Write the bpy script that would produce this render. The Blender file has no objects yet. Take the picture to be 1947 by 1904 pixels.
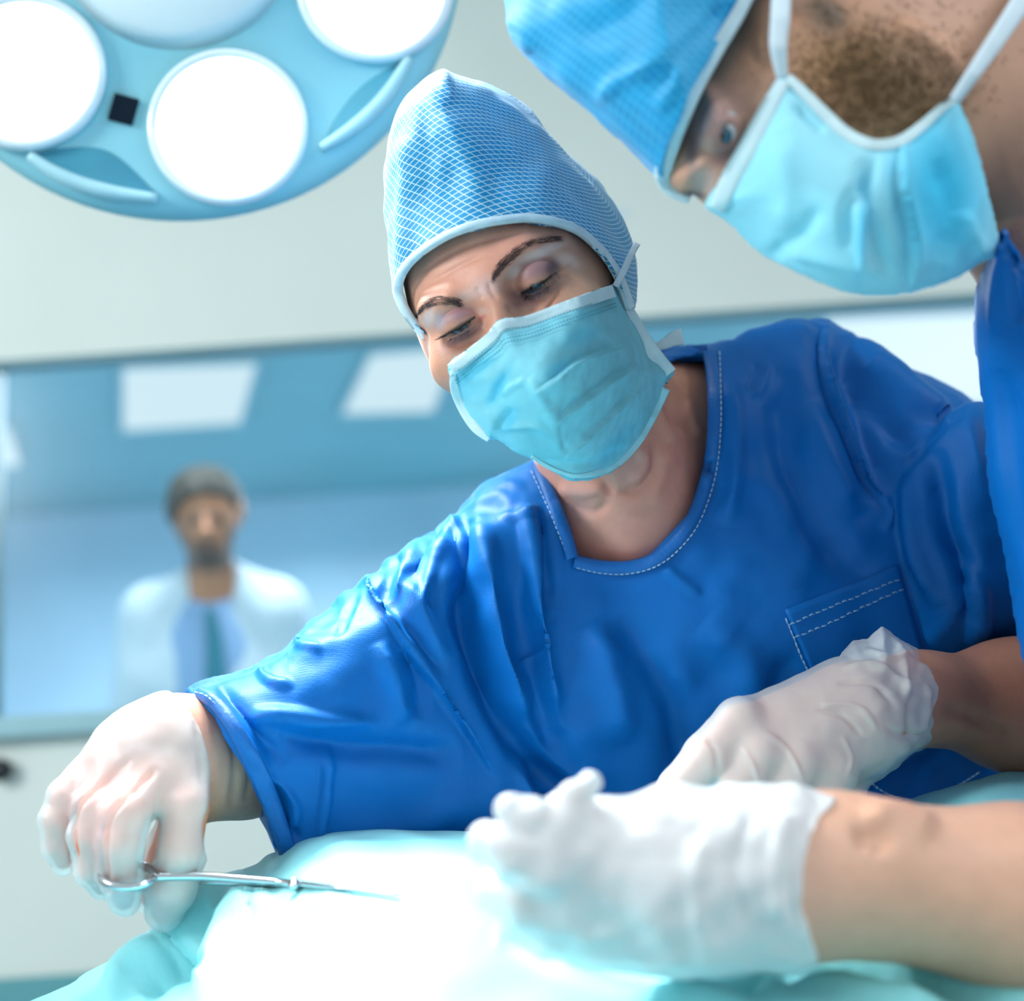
import bpy, bmesh, math, random
import numpy as np
from mathutils import Vector, Matrix, noise
from mathutils.bvhtree import BVHTree
random.seed(7); RNG = np.random.RandomState(7)
SC = bpy.context.scene; COL = SC.collection

# ---------------------------------------------------------------- camera
FPX, CX, CY = 2600.0, 973.5, 952.0
cam_data = bpy.data.cameras.new('camera'); cam = bpy.data.objects.new('camera', cam_data); COL.objects.link(cam)
cam.location = (0, 0, 1.12)
PITCH, ROLL = math.radians(12.0), math.radians(4.0)
cam.rotation_euler = (Matrix.Rotation(math.pi/2 + PITCH, 3, 'X') @ Matrix.Rotation(-ROLL, 3, 'Z')).to_euler()
cam_data.sensor_width = 36; cam_data.lens = 36*FPX/1947; cam_data.clip_start = .05; cam_data.clip_end = 60
cam_data.dof.use_dof = True; cam_data.dof.focus_distance = .93; cam_data.dof.aperture_fstop = 2.9
SC.camera = cam
RM = np.array(cam.rotation_euler.to_matrix()); CR, CU, CF = RM[:, 0], RM[:, 1], -RM[:, 2]; CO = np.array([0, 0, 1.12])
# ---------------------------------------------------------------- world and exposure
SC.view_settings.view_transform = 'Standard'; SC.view_settings.look = 'None'; SC.view_settings.gamma = 1
SC.view_settings.exposure = 0.0
SC.cycles.use_denoising = True
SC.cycles.max_bounces = 6; SC.cycles.transparent_max_bounces = 12
SC.cycles.caustics_reflective = False; SC.cycles.caustics_refractive = False
W = bpy.data.worlds.new('world'); SC.world = W; W.use_nodes = True
W.node_tree.nodes['Background'].inputs[0].default_value = (.86, .96, 1.0, 1); W.node_tree.nodes['Background'].inputs[1].default_value = .72

def P(u, v, d):
    """a place seen at photo position u,v standing d metres in front of the lens"""
    u = np.asarray(u, float); v = np.asarray(v, float); d = np.asarray(d, float)
    return CO + ((u-CX)/FPX*d)[..., None]*CR + ((CY-v)/FPX*d)[..., None]*CU + d[..., None]*CF
def UV(w):
    q = np.asarray(w, float)-CO; d = q@CF
    return np.stack([CX+FPX*(q@CR)/d, CY-FPX*(q@CU)/d, d], -1)
def V3(u, v, d): return Vector(P(u, v, d).tolist())
def cdir(x, y, z):      # direction given as right, up, depth
    a = x*CR+y*CU+z*CF; return a/np.linalg.norm(a)

def light(name, kind, loc, energy, color, target=None, **kw):
    l = bpy.data.lights.new(name, kind); l.energy = energy; l.color = color
    for k, v in kw.items(): setattr(l, k, v)
    o = bpy.data.objects.new(name, l); COL.objects.link(o); o.location = loc
    if target is not None: o.rotation_euler = (Vector(target)-Vector(loc)).to_track_quat('-Z', 'Y').to_euler()
    return o
# unseen area lamps added above and behind the camera: left key, right fill
light('added_area_light', 'AREA', (-2.4, -.3, 2.5), 62, (.92, .98, 1.0), (0.15, .9, 1.2), shape='RECTANGLE', size=.8, size_y=.6)
light('added_area_light', 'AREA', (1.6, -.2, 2.5), 16, (.9, .96, 1.0), (.4, 1.0, 1.2), shape='RECTANGLE', size=1.2, size_y=.6)

# ---------------------------------------------------------------- object helpers
def tag(o, label=None, cat=None, group=None, kind=None):
    if label: o['label'] = label
    if cat: o['category'] = cat
    if group: o['group'] = group
    if kind: o['kind'] = kind
    return o
def empty(name, loc, label=None, cat=None, group=None, kind=None):
    o = bpy.data.objects.new(name, None); COL.objects.link(o); o.location = loc; o.empty_display_size = .05
    bpy.context.view_layer.update()
    return tag(o, label, cat, group, kind)
def link(name, me, mat=None, parent=None, smooth=True):
    if mat:
        for m in (mat if isinstance(mat, (list, tuple)) else [mat]): me.materials.append(m)
    o = bpy.data.objects.new(name, me); COL.objects.link(o)
    if smooth: me.polygons.foreach_set('use_smooth', [True]*len(me.polygons))
    if parent:
        o.parent = parent
        o.matrix_parent_inverse = Matrix.Translation(-parent.location if parent.type == 'EMPTY' else Vector((0, 0, 0)))   # only the thing's Empty carries a translation
    return o
def mesh(name, verts, faces):
    me = bpy.data.meshes.new(name); me.from_pydata([tuple(map(float, v)) for v in verts], [], [tuple(map(int, f)) for f in faces]); me.update(); return me
def from_bm(name, bm):
    me = bpy.data.meshes.new(name); bm.to_mesh(me); bm.free(); me.update(); return me
def box(name, mat, parent, lo, hi, bev=0.0):
    bm = bmesh.new(); bmesh.ops.create_cube(bm, size=1)
    lo, hi = Vector(lo), Vector(hi)
    for v in bm.verts: v.co = Vector([(lo[i]+hi[i])/2+v.co[i]*(hi[i]-lo[i]) for i in range(3)])
    if bev: bmesh.ops.bevel(bm, geom=bm.edges[:], offset=bev, segments=2, affect='EDGES', profile=.7)
    return link(name, from_bm(name, bm), mat, parent, False)
def fast_mesh(name, V, Q):
    me = bpy.data.meshes.new(name); me.vertices.add(len(V)); me.vertices.foreach_set('co', V.astype(np.float32).ravel())
    me.loops.add(Q.size); me.loops.foreach_set('vertex_index', Q.astype(np.int32).ravel())
    me.polygons.add(len(Q)); me.polygons.foreach_set('loop_start', np.arange(0, Q.size, 4, dtype=np.int32))
    me.update(calc_edges=True); me.validate(); return me
def set_color(me, name, arr):
    a = me.color_attributes.new(name, 'FLOAT_COLOR', 'POINT'); c = np.ones((len(arr), 4), np.float32); c[:, :arr.shape[1]] = arr
    a.data.foreach_set('color', c.ravel())

# ---------------------------------------------------------------- curves, polygons, fields
def catmull(pts, n=6, closed=True):
    p = np.asarray(pts, float); N = len(p); out = []
    rng = range(N) if closed else range(N-1)
    for i in rng:
        if closed: a, b, c, d = p[(i-1) % N], p[i], p[(i+1) % N], p[(i+2) % N]
        else: a, b, c, d = p[max(i-1, 0)], p[i], p[i+1], p[min(i+2, N-1)]
        for k in range(n):
            t = k/n; out.append(.5*((2*b)+(-a+c)*t+(2*a-5*b+4*c-d)*t*t+(-a+3*b-3*c+d)*t**3))
    if not closed: out.append(p[-1])
    return np.array(out)
def seg_dist(X, Y, poly, closed=True):
    """unsigned distance, arc parameter and side for 2D points to a polyline"""
    best = np.full(X.shape, 1e9, np.float32); par = np.zeros(X.shape, np.float32); side = np.zeros(X.shape, np.float32)
    n = len(poly); L = np.r_[0, np.cumsum(np.hypot(*(np.diff(poly, axis=0).T)))]; tot = max(L[-1], 1e-6)
    for i in range(n if closed else n-1):
        a, b = poly[i], poly[(i+1) % n]; e = b-a; l2 = e@e
        if l2 < 1e-12: continue
        t = ((X-a[0])*e[0]+(Y-a[1])*e[1])/l2; tc = np.clip(t, 0, 1)
        dx, dy = X-(a[0]+tc*e[0]), Y-(a[1]+tc*e[1]); q = dx*dx+dy*dy; m = q < best
        best = np.where(m, q, best); side = np.where(m, np.sign(e[0]*(Y-a[1])-e[1]*(X-a[0])), side)
        par = np.where(m, (L[i]+tc*math.sqrt(l2))/tot, par)
    return np.sqrt(best), par, side
def poly_sd(X, Y, poly):
    d, _, _ = seg_dist(X, Y, poly); ins = np.zeros(X.shape, bool); n = len(poly)
    for i in range(n):
        a, b = poly[i], poly[(i+1) % n]
        if a[1] == b[1]: continue
        c = ((a[1] > Y) != (b[1] > Y)) & (X < (b[0]-a[0])*(Y-a[1])/(b[1]-a[1])+a[0]); ins ^= c
    return np.where(ins, -d, d)
def rbf(pts):
    """smooth depth through control points (u, v, depth)"""
    p = np.asarray(pts, float); x = p[:, :2]/500.0; n = len(p)
    def ph(r2): return .5*r2*np.log(r2+1e-9)
    K = ph(((x[:, None]-x[None])**2).sum(-1))+np.eye(n)*1e-3; A = np.zeros((n+3, n+3)); A[:n, :n] = K
    A[:n, n] = 1; A[:n, n+1:] = x; A[n, :n] = 1; A[n+1:, :n] = x.T
    w = np.linalg.solve(A, np.r_[p[:, 2], 0, 0, 0])
    def f(u, v):
        u, v = np.asarray(u)/500.0, np.asarray(v)/500.0; r = w[n]+w[n+1]*u+w[n+2]*v
        for i in range(n): r = r+w[i]*ph((u-x[i, 0])**2+(v-x[i, 1])**2)
        return r
    return f
def smin(a, b, k):
    if k <= 0: return np.minimum(a, b)
    h = np.clip(.5+.5*(b-a)/k, 0, 1); return b+(a-b)*h-k*h*(1-h)

class Field:
    """an implicit solid sampled on a lattice of viewing rays and depths, meshed with surface nets"""
    def __init__(s, u, v, d):
        s.u, s.v, s.d = [np.asarray(a, np.float32) for a in (u, v, d)]
        s.F = np.full((len(s.u), len(s.v), len(s.d)), .5, np.float32)
    def win(s, pts, r):          # lattice window around camera-space points
        pts = np.asarray(pts, float); lo, hi = pts.min(0), pts.max(0); m = r*FPX/max(lo[2]-r, .2)
        f = lambda a, x, y: slice(max(np.searchsorted(a, x)-1, 0), max(np.searchsorted(a, y)+1, 1))
        return f(s.u, lo[0]-m, hi[0]+m), f(s.v, lo[1]-m, hi[1]+m), f(s.d, lo[2]-r, hi[2]+r)
    def xyz(s, w):
        u, v, d = s.u[w[0]][:, None, None], s.v[w[1]][None, :, None], s.d[w[2]][None, None, :]
        return (u-CX)/FPX*d, (CY-v)/FPX*d, d+0*u+0*v
    @staticmethod
    def c(p): return np.array([(p[0]-CX)/FPX*p[2], (CY-p[1])/FPX*p[2], p[2]])
    def put(s, w, f, k, sub=False):
        if f.size == 0: return
        if sub: s.F[w] = -smin(-s.F[w], f, k)
        else: s.F[w] = smin(s.F[w], f, k)
    def cone(s, p, q, r1, r2, k=.01, sub=False):
        w = s.win([p, q], max(r1, r2)+2*k+.012); X, Y, Z = s.xyz(w); a, b = s.c(p), s.c(q); e = b-a
        t = np.clip(((X-a[0])*e[0]+(Y-a[1])*e[1]+(Z-a[2])*e[2])/max(e@e, 1e-9), 0, 1)
        f = np.sqrt((X-a[0]-t*e[0])**2+(Y-a[1]-t*e[1])**2+(Z-a[2]-t*e[2])**2)-(r1+(r2-r1)*t)
        s.put(w, f, k, sub)
    def chain(s, pts, k=.008, grow=0, sub=False):   # (u, v, depth, radius in photo pixels)
        for a, b in zip(pts[:-1], pts[1:]):
            s.cone(a[:3], b[:3], a[3]*a[2]/FPX+grow, b[3]*b[2]/FPX+grow, k, sub)
    def ell(s, c, r, ax=None, k=.01, sub=False):
        w = s.win([c], max(r)+2*k+.012); X, Y, Z = s.xyz(w); o = s.c(c); A = np.eye(3) if ax is None else ax
        q = 0; g = 0
        for i in range(3):
            t = ((X-o[0])*A[i][0]+(Y-o[1])*A[i][1]+(Z-o[2])*A[i][2]); q = q+(t/r[i])**2; g = g+(t/r[i]**2)**2
        f = np.sqrt(q)*(np.sqrt(q)-1)/np.sqrt(g+1e-9); s.put(w, f, k, sub)
    def blob(s, poly, zc, Hf, Hb, R, k=.01, power=2.0, sm=6):
        """a cushion filling an outline: zc middle depth, Hf/Hb bulge to the front/back, R the rounding distance"""
        pl = catmull(poly, sm) if sm else np.asarray(poly, float)
        U, Vv = np.meshgrid(s.u, s.v, indexing='ij'); z0 = zc(U, Vv) if callable(zc) else np.full(U.shape, zc)
        lo, hi = pl.min(0)-40, pl.max(0)+40
        iu = slice(max(np.searchsorted(s.u, lo[0])-1, 0), np.searchsorted(s.u, hi[0])+1); iv = slice(max(np.searchsorted(s.v, lo[1])-1, 0), np.searchsorted(s.v, hi[1])+1)
        U, Vv, z0 = U[iu, iv], Vv[iu, iv], z0[iu, iv]
        sd = poly_sd(U, Vv, pl)*z0/FPX; t = np.clip(-sd/R, 0, 1); pr = (1-(1-t)**power)**(1/power)
        D = s.d[None, None, :]; sd3, pr3 = sd[..., None], pr[..., None]; dz = D-z0[..., None]
        H = np.where(dz < 0, Hf, Hb)*pr3
        f = np.where(sd3 < 0, np.maximum(np.abs(dz)-H, sd3*1.0), np.sqrt(np.maximum(sd3, 0)**2+dz**2)).astype(np.float32)
        s.put((iu, iv, slice(None)), f, k)
    def cut(s, poly, zmax, sm=6, k=.002):
        pl = catmull(poly, sm) if sm else np.asarray(poly, float); U, Vv = np.meshgrid(s.u, s.v, indexing='ij')
        sd = (poly_sd(U, Vv, pl)*1.0/FPX)[..., None]; z = zmax(U, Vv)[..., None] if callable(zmax) else zmax
        f = np.maximum(sd, s.d[None, None, :]-z).astype(np.float32); s.F = -smin(-s.F, f, k)
    def clip(s, poly, sm=6):
        pl = catmull(poly, sm); U, Vv = np.meshgrid(s.u, s.v, indexing='ij')
        s.F = -smin(-s.F, -(poly_sd(U, Vv, pl)/FPX)[..., None].astype(np.float32), .006)
    def depth(s, u, v):
        i, j = np.searchsorted(s.u, u), np.searchsorted(s.v, v); c = s.F[i, j]; k = np.argmax(c < 0); a, b = c[k-1], c[k]
        return float(s.d[k-1]+(s.d[k]-s.d[k-1])*a/(a-b))
    def nets(s, smooth=3):
        F = s.F; S = F < 0; n = [x-1 for x in F.shape]; cnt = np.zeros(n, np.int8)
        offs = [(i, j, k) for i in (0, 1) for j in (0, 1) for k in (0, 1)]
        sl = lambda o: tuple(slice(o[a], o[a]+n[a]) for a in range(3))
        for o in offs: cnt += S[sl(o)]
        M = (cnt > 0) & (cnt < 8); ci = np.argwhere(M); idx = np.full(n, -1, np.int32); idx[M] = np.arange(len(ci))
        acc = np.zeros((len(ci), 3)); num = np.zeros(len(ci))
        for a in offs:
            for ax in range(3):
                if a[ax]: continue
                b = list(a); b[ax] = 1
                fa = F[ci[:, 0]+a[0], ci[:, 1]+a[1], ci[:, 2]+a[2]]; fb = F[ci[:, 0]+b[0], ci[:, 1]+b[1], ci[:, 2]+b[2]]
                m = (fa < 0) != (fb < 0); t = np.where(m, fa/np.where(m, fa-fb, 1), 0); p = np.tile(np.array(a, float), (len(ci), 1)); p[:, ax] = t
                acc += p*m[:, None]; num += m
        g = ci+acc/num[:, None]
        V = P(np.interp(g[:, 0], np.arange(len(s.u)), s.u), np.interp(g[:, 1], np.arange(len(s.v)), s.v), np.interp(g[:, 2], np.arange(len(s.d)), s.d))
        quads = []
        for ax in range(3):
            b, c = (ax+1) % 3, (ax+2) % 3
            A = [slice(0, x) for x in F.shape]; A[b] = slice(1, n[b]); A[c] = slice(1, n[c]); A2 = list(A); A[ax] = slice(0, n[ax]); A2[ax] = slice(1, n[ax]+1)
            s0, s1 = S[tuple(A)], S[tuple(A2)]
            for sg in (0, 1):
                e = np.argwhere(s0 & ~s1 if sg == 0 else ~s0 & s1)
                if not len(e): continue
                e[:, b] += 1; e[:, c] += 1
                def at(db, dc):
                    q = e.copy(); q[:, b] -= db; q[:, c] -= dc; return idx[q[:, 0], q[:, 1], q[:, 2]]
                Q = np.stack([at(1, 1), at(0, 1), at(0, 0), at(1, 0)], -1)
                quads.append(Q if sg == 0 else Q[:, ::-1])
        Q = np.concatenate(quads); Q = Q[(Q >= 0).all(1)]
        return Surf(V, Q).relax(smooth)

class Surf:
    def __init__(s, V, Q): s.V, s.Q = V, Q
    def relax(s, it, lam=.5, mu=-.52):
        e = np.concatenate([s.Q[:, [0, 1]], s.Q[:, [1, 2]], s.Q[:, [2, 3]], s.Q[:, [3, 0]]]); n = len(s.V)
        deg = np.bincount(e[:, 0], minlength=n)+np.bincount(e[:, 1], minlength=n); deg = np.maximum(deg, 1)[:, None]
        for _ in range(it):
            for l in (lam, mu):
                a = np.stack([np.bincount(e[:, 0], s.V[e[:, 1], k], n)+np.bincount(e[:, 1], s.V[e[:, 0], k], n) for k in range(3)], -1)/deg
                s.V = s.V+l*(a-s.V)
        return s
    def normals(s):
        a, b, c, d = (s.V[s.Q[:, i]] for i in range(4)); N = np.cross(c-a, d-b); out = np.zeros_like(s.V)
        for i in range(4):
            for k in range(3): out[:, k] += np.bincount(s.Q[:, i], N[:, k], len(s.V))
        return out/np.maximum(np.linalg.norm(out, axis=1, keepdims=True), 1e-12)
    def creases(s, items, front=True):
        """items: (points, half width px, height mm, kind) with kind ridge | step (pleat edge, high on its left side)"""
        N = s.normals(); uv = UV(s.V); facing = np.clip(-(N@CF)*3+.6, 0, 1) if front else 1; D = np.zeros(len(s.V))
        for it in items:
            pts, w, h, kind = it; pl = catmull(pts, 6, False) if len(pts) > 2 else np.asarray(pts, float)
            lo, hi = pl.min(0)-3*w, pl.max(0)+3*w; m = np.where((uv[:, 0] > lo[0]) & (uv[:, 0] < hi[0]) & (uv[:, 1] > lo[1]) & (uv[:, 1] < hi[1]))[0]
            if not len(m): continue
            d, t, sd = seg_dist(uv[m, 0], uv[m, 1], pl, False); ends = np.clip(np.minimum(t, 1-t)*5+.02, 0, 1)**.8
            if kind == 'ridge': f = np.exp(-(d/w)**2)
            elif kind == 'step': x = -sd*d/w; f = np.where(x > 0, np.exp(-x*.8), -np.exp(x*.8)*.6)*np.clip(d/(w*.12), 0, 1)
            else: f = np.clip(1-d/w, 0, 1)
            D[m] += h/1000*f*ends
        s.V = s.V+N*(D*facing)[:, None]; return s
    def rough(s, scale, amp, seed=0, stretch=(1, 1, 1), octaves=2, mask=None):
        N = s.normals(); st = np.array(stretch); q = (s.V*st*scale+seed)
        val = np.array([noise.fractal(Vector(p), .6, 2.0, octaves) for p in q.tolist()])
        s.V = s.V+N*(val*amp*(1 if mask is None else mask))[:, None]; return s
    def obj(s, name, mat, parent=None, colors=None):
        me = fast_mesh(name, s.V, s.Q); o = link(name, me, mat, parent)
        if colors is not None: set_color(me, 'tint', colors)
        return o
    def bvh(s): return BVHTree.FromPolygons(s.V.tolist(), s.Q.tolist())

def hit(bvhs, u, v, default=None):
    d0 = P(u, v, 1.0)-CO; d = Vector(d0.tolist()); L = d.length; d.normalize(); best = None
    for b in (bvhs if isinstance(bvhs, (list, tuple)) else [bvhs]):
        h = b.ray_cast(Vector(CO.tolist()), d)
        if h[0] is not None and (best is None or h[3] < best): best = h[3]
    return (best/L) if best is not None else default
def tuck(o, bvhs, _, near=.035, gap=.0015):
    """press skin back where a garment lies on it"""
    me = o.data; a = np.zeros(len(me.vertices)*3, np.float32); me.vertices.foreach_get('co', a); V = a.reshape(-1, 3).astype(float); uv = UV(V); n = 0
    for i, (u, v, d) in enumerate(uv):
        for b in bvhs:
            h = hit(b, u, v)
            if h is not None and h-near < d < h+gap: V[i] = P(u, v, h+gap); d = h+gap
    me.vertices.foreach_set('co', V.astype(np.float32).ravel()); me.update()
def depths(bvhs, pts, default=None, filt=0):
    ds = [hit(bvhs, p[0], p[1]) for p in pts]; ok = [x for x in ds if x is not None]
    if not ok: return [default]*len(ds)
    out = []; last = ok[0]
    for x in ds:
        last = x if x is not None else last; out.append(last)
    if filt:
        a = np.array(out); out = [float(np.percentile(a[max(0, i-filt):i+filt+1], 35)) for i in range(len(a))]
        a = np.array(out)
        for _ in range(4): a[1:-1] = (a[:-2]+a[1:-1]+a[2:])/3
        out = list(a)
    return out
def ribbon(name, pts, width, mat, parent, bvhs=None, off=.001, thick=.0012, n=8, z=None, lim=.003, filt=0):
    """a narrow strip of cloth lying on a surface (or at depths z)"""
    P2 = catmull([p[:2] for p in pts], n, False); m = len(P2)
    if z is None:
        D = np.array(depths(bvhs, P2, filt=filt))-off
        for _ in range(3): D[1:-1] = np.minimum(D[1:-1], .5*D[1:-1]+.25*(D[:-2]+D[2:])+1e-4)
    else: D = np.interp(np.linspace(0, 1, m), np.linspace(0, 1, len(z)), z)
    T = np.gradient(P2, axis=0); T /= np.linalg.norm(T, axis=1, keepdims=True)+1e-9; Nn = np.stack([-T[:, 1], T[:, 0]], -1)
    Ws = width if np.isscalar(width) else np.interp(np.linspace(0, 1, m), np.linspace(0, 1, len(width)), width)
    prof = [(-.5, .0), (-.42, 1), (-.15, 1.25), (.15, 1.25), (.42, 1), (.5, .0), (.3, -1), (-.3, -1)]
    rows = []
    for a, b in prof:
        q = P2+Nn*(np.asarray(Ws)*a).reshape(-1, 1); dd = D-thick*b
        if bvhs is not None and z is None and abs(a) > .3:
            hs = np.array([h if h is not None else x for h, x in zip([hit(bvhs, *p) for p in q], D+off)]); dd = np.clip(hs-off, D-lim, D+lim)-thick*b
        rows.append(P(q[:, 0], q[:, 1], dd))
    k = len(prof); V = np.concatenate(rows); F = []
    for i in range(m-1):
        for j in range(k): F.append((j*m+i, j*m+i+1, ((j+1) % k)*m+i+1, ((j+1) % k)*m+i))
    F.append([j*m for j in range(k)]); F.append([j*m+m-1 for j in range(k)][::-1])
    return link(name, mesh(name, V, F), mat, parent)
def tubes(name, lines, mat, parent, sides=5):
    """several round strands in one mesh: lines = [(world points, radii)]"""
    V, F = [], []
    for pts, rad in lines:
        pts = np.asarray(pts, float); m = len(pts); base = len(V)
        T = np.gradient(pts, axis=0); T /= np.linalg.norm(T, axis=1, keepdims=True)+1e-12
        A = np.cross(T, CF if abs(T[0]@CF) < .9 else CU); A /= np.linalg.norm(A, axis=1, keepdims=True)+1e-12; B = np.cross(T, A)
        rad = np.full(m, rad) if np.isscalar(rad) else np.interp(np.linspace(0, 1, m), np.linspace(0, 1, len(rad)), rad)
        for i in range(m):
            for j in range(sides):
                a = 2*math.pi*j/sides; V.append(pts[i]+rad[i]*(math.cos(a)*A[i]+math.sin(a)*B[i]))
        for i in range(m-1):
            for j in range(sides):
                a, b = base+i*sides+j, base+i*sides+(j+1) % sides; F.append((a, b, b+sides, a+sides))
        F.append([base+j for j in range(sides)][::-1]); F.append([base+(m-1)*sides+j for j in range(sides)])
    return link(name, mesh(name, V, F), mat, parent)
def stitches(name, path, mat, parent, bvhs, dash=9, gap=4, r=.00035, off=.0008, wob=0, dz=0):
    P2 = catmull(path, 10, False); L = np.r_[0, np.cumsum(np.hypot(*np.diff(P2, axis=0).T))]; s = 0; out = []
    while s+dash < L[-1]:
        ss = np.linspace(s, s+dash, 3); q = np.stack([np.interp(ss, L, P2[:, 0]), np.interp(ss, L, P2[:, 1])], -1)
        if wob: q[1] += np.array([0, wob])*random.choice((-1, 1))*.4; q[2] += np.array([0, wob])*.5
        D = np.array(depths(bvhs, q))-off
        if not any(x is None for x in D): out.append((P(q[:, 0], q[:, 1], D), r))
        s += dash+gap
    return tubes(name, out, mat, parent, 4)

# ---------------------------------------------------------------- materials
def lin(c): return tuple(((x/255)/12.92 if x <= 10 else ((x/255+.055)/1.055)**2.4) for x in c)
def mat(name, rgb, rough=.5, var=.06, vscale=30, bump=0, bscale=300, sss=0, sheen=0, metal=0, attr=None, spec=.5, trans=0, alpha=1, coat=0, distort=0, sss_r=(1, .35, .2)):
    m = bpy.data.materials.new(name); m.use_nodes = True; nt = m.node_tree; N = nt.nodes; L = nt.links; b = N['Principled BSDF']
    b.inputs['Roughness'].default_value = rough; b.inputs['Metallic'].default_value = metal; b.inputs['Specular IOR Level'].default_value = spec
    tc = N.new('ShaderNodeTexCoord'); n1 = N.new('ShaderNodeTexNoise'); n1.inputs['Scale'].default_value = vscale; n1.inputs['Detail'].default_value = 4
    n1.inputs['Distortion'].default_value = distort
    L.new(tc.outputs['Object'], n1.inputs['Vector'])
    hs = N.new('ShaderNodeHueSaturation'); mr = N.new('ShaderNodeMapRange'); L.new(n1.outputs[0], mr.inputs[0])
    mr.inputs[1].default_value = .3; mr.inputs[2].default_value = .7
    mr.inputs[3].default_value = 1-var; mr.inputs[4].default_value = 1+var; L.new(mr.outputs[0], hs.inputs['Value'])
    if attr:
        a = N.new('ShaderNodeAttribute'); a.attribute_name = attr; L.new(a.outputs['Color'], hs.inputs['Color'])
    else: hs.inputs['Color'].default_value = (*lin(rgb), 1)
    L.new(hs.outputs[0], b.inputs['Base Color'])
    if bump:
        n2 = N.new('ShaderNodeTexNoise'); n2.inputs['Scale'].default_value = bscale; n2.inputs['Detail'].default_value = 3; L.new(tc.outputs['Object'], n2.inputs['Vector'])
        bp = N.new('ShaderNodeBump'); bp.inputs['Strength'].default_value = bump; bp.inputs['Distance'].default_value = .001
        L.new(n2.outputs[0], bp.inputs['Height']); L.new(bp.outputs[0], b.inputs['Normal'])
    if sss:
        b.inputs['Subsurface Weight'].default_value = sss; b.inputs['Subsurface Radius'].default_value = sss_r; b.inputs['Subsurface Scale'].default_value = .006
    if sheen: b.inputs['Sheen Weight'].default_value = sheen; b.inputs['Sheen Roughness'].default_value = .5
    if coat: b.inputs['Coat Weight'].default_value = coat
    b.inputs['Transmission Weight'].default_value = trans; b.inputs['Alpha'].default_value = alpha
    return m
def emit(name, rgb, strength):
    m = bpy.data.materials.new(name); m.use_nodes = True; nt = m.node_tree; nt.nodes.clear()
    e = nt.nodes.new('ShaderNodeEmission'); o = nt.nodes.new('ShaderNodeOutputMaterial'); e.inputs[0].default_value = (*rgb, 1); e.inputs[1].default_value = strength
    nt.links.new(e.outputs[0], o.inputs[0]); return m
def weave(m, scale=900, strength=.25):
    """fine embossed dots of nonwoven cloth"""
    nt = m.node_tree; N, L = nt.nodes, nt.links; b = N['Principled BSDF']; tc = N.new('ShaderNodeTexCoord'); v = N.new('ShaderNodeTexVoronoi')
    v.inputs['Scale'].default_value = scale; v.inputs['Randomness'].default_value = .35; L.new(tc.outputs['Object'], v.inputs['Vector'])
    bp = N.new('ShaderNodeBump'); bp.inputs['Strength'].default_value = strength; bp.inputs['Distance'].default_value = .0006
    L.new(v.outputs[0], bp.inputs['Height']); L.new(bp.outputs[0], b.inputs['Normal']); return m
def net_mat(name, blue, white, sx, sy, lw, tilt):
    """blue bouffant cloth with a printed white diamond mesh; coordinates come from the 'net' attribute (metres on the cap)"""
    m = mat(name, blue, .6, .10, 60, sheen=.2, sss=0); nt = m.node_tree; N, L = nt.nodes, nt.links; b = N['Principled BSDF']
    a = N.new('ShaderNodeAttribute'); a.attribute_name = 'net'; sp = N.new('ShaderNodeSeparateXYZ'); L.new(a.outputs['Vector'], sp.inputs[0])
    def mth(op, x, y=None):
        n = N.new('ShaderNodeMath'); n.operation = op
        for i, q in enumerate((x, y)):
            if q is None: continue
            if isinstance(q, (int, float)): n.inputs[i].default_value = q
            else: L.new(q, n.inputs[i])
        return n.outputs[0]
    def lines(ex, width):
        f = mth('ABSOLUTE', mth('SUBTRACT', mth('FRACT', ex), .5)); return mth('GREATER_THAN', f, .5-width)
    x, y = sp.outputs[0], sp.outputs[1]
    l1 = lines(mth('ADD', mth('MULTIPLY', y, 1/sy), mth('MULTIPLY', x, tilt/sy)), lw)
    l2 = lines(mth('ADD', mth('MULTIPLY', x, 1/sx), mth('MULTIPLY', y, -.75/sx)), lw*.75)
    mx = mth('MAXIMUM', l1, l2)
    mix = N.new('ShaderNodeMix'); mix.data_type = 'RGBA'; L.new(mx, mix.inputs[0]); src = b.inputs['Base Color'].links[0].from_socket
    L.new(src, mix.inputs[6]); mix.inputs[7].default_value = (*lin(white), 1); L.new(mix.outputs[2], b.inputs['Base Color'])
    bp = N.new('ShaderNodeBump'); bp.inputs['Strength'].default_value = .3; bp.inputs['Distance'].default_value = .0005; L.new(mx, bp.inputs['Height']); L.new(bp.outputs[0], b.inputs['Normal'])
    return m

M = {}
M['wall'] = mat('wall_paint', (220, 227, 220), .6, .03, 3, .1, 60)
M['wall_teal'] = mat('teal_cladding', (92, 158, 165), .5, .04, 4)
M['frame'] = mat('window_frame_paint', (150, 190, 198), .45, .02)
M['steel_dark'] = mat('black_rubber', (18, 26, 32), .4, .05)
M['room2'] = mat('next_room_wall', (196, 218, 232), .6, .12, .7)
M['ceil'] = mat('ceiling_tiles', (130, 176, 182), .7, .05, 2)
M['floor'] = mat('vinyl_floor', (120, 165, 180), .4, .05, 5)
M['scrub'] = weave(mat('blue_scrub_cloth', (0, 100, 178), .5, .05, 8, spec=.22), 750, .22)
M['scrub_hem'] = mat('blue_scrub_hem', (0, 98, 176), .5, .06, 40, .5, 400, spec=.4)
M['thread'] = mat('pale_thread', (190, 225, 240), .7, .02)
M['skinw'] = mat('skin_tinted', (210, 150, 125), .48, .05, 90, .25, 900, sss=.25, attr='tint')
M['cap_net'] = net_mat('cap_net_cloth', (0, 150, 206), (205, 236, 245), .0052, .0034, .088, .22)
M['cap_net2'] = net_mat('cap_net_cloth_bright', (0, 156, 216), (50, 182, 226), .0060, .0036, .10, .5)
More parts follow.
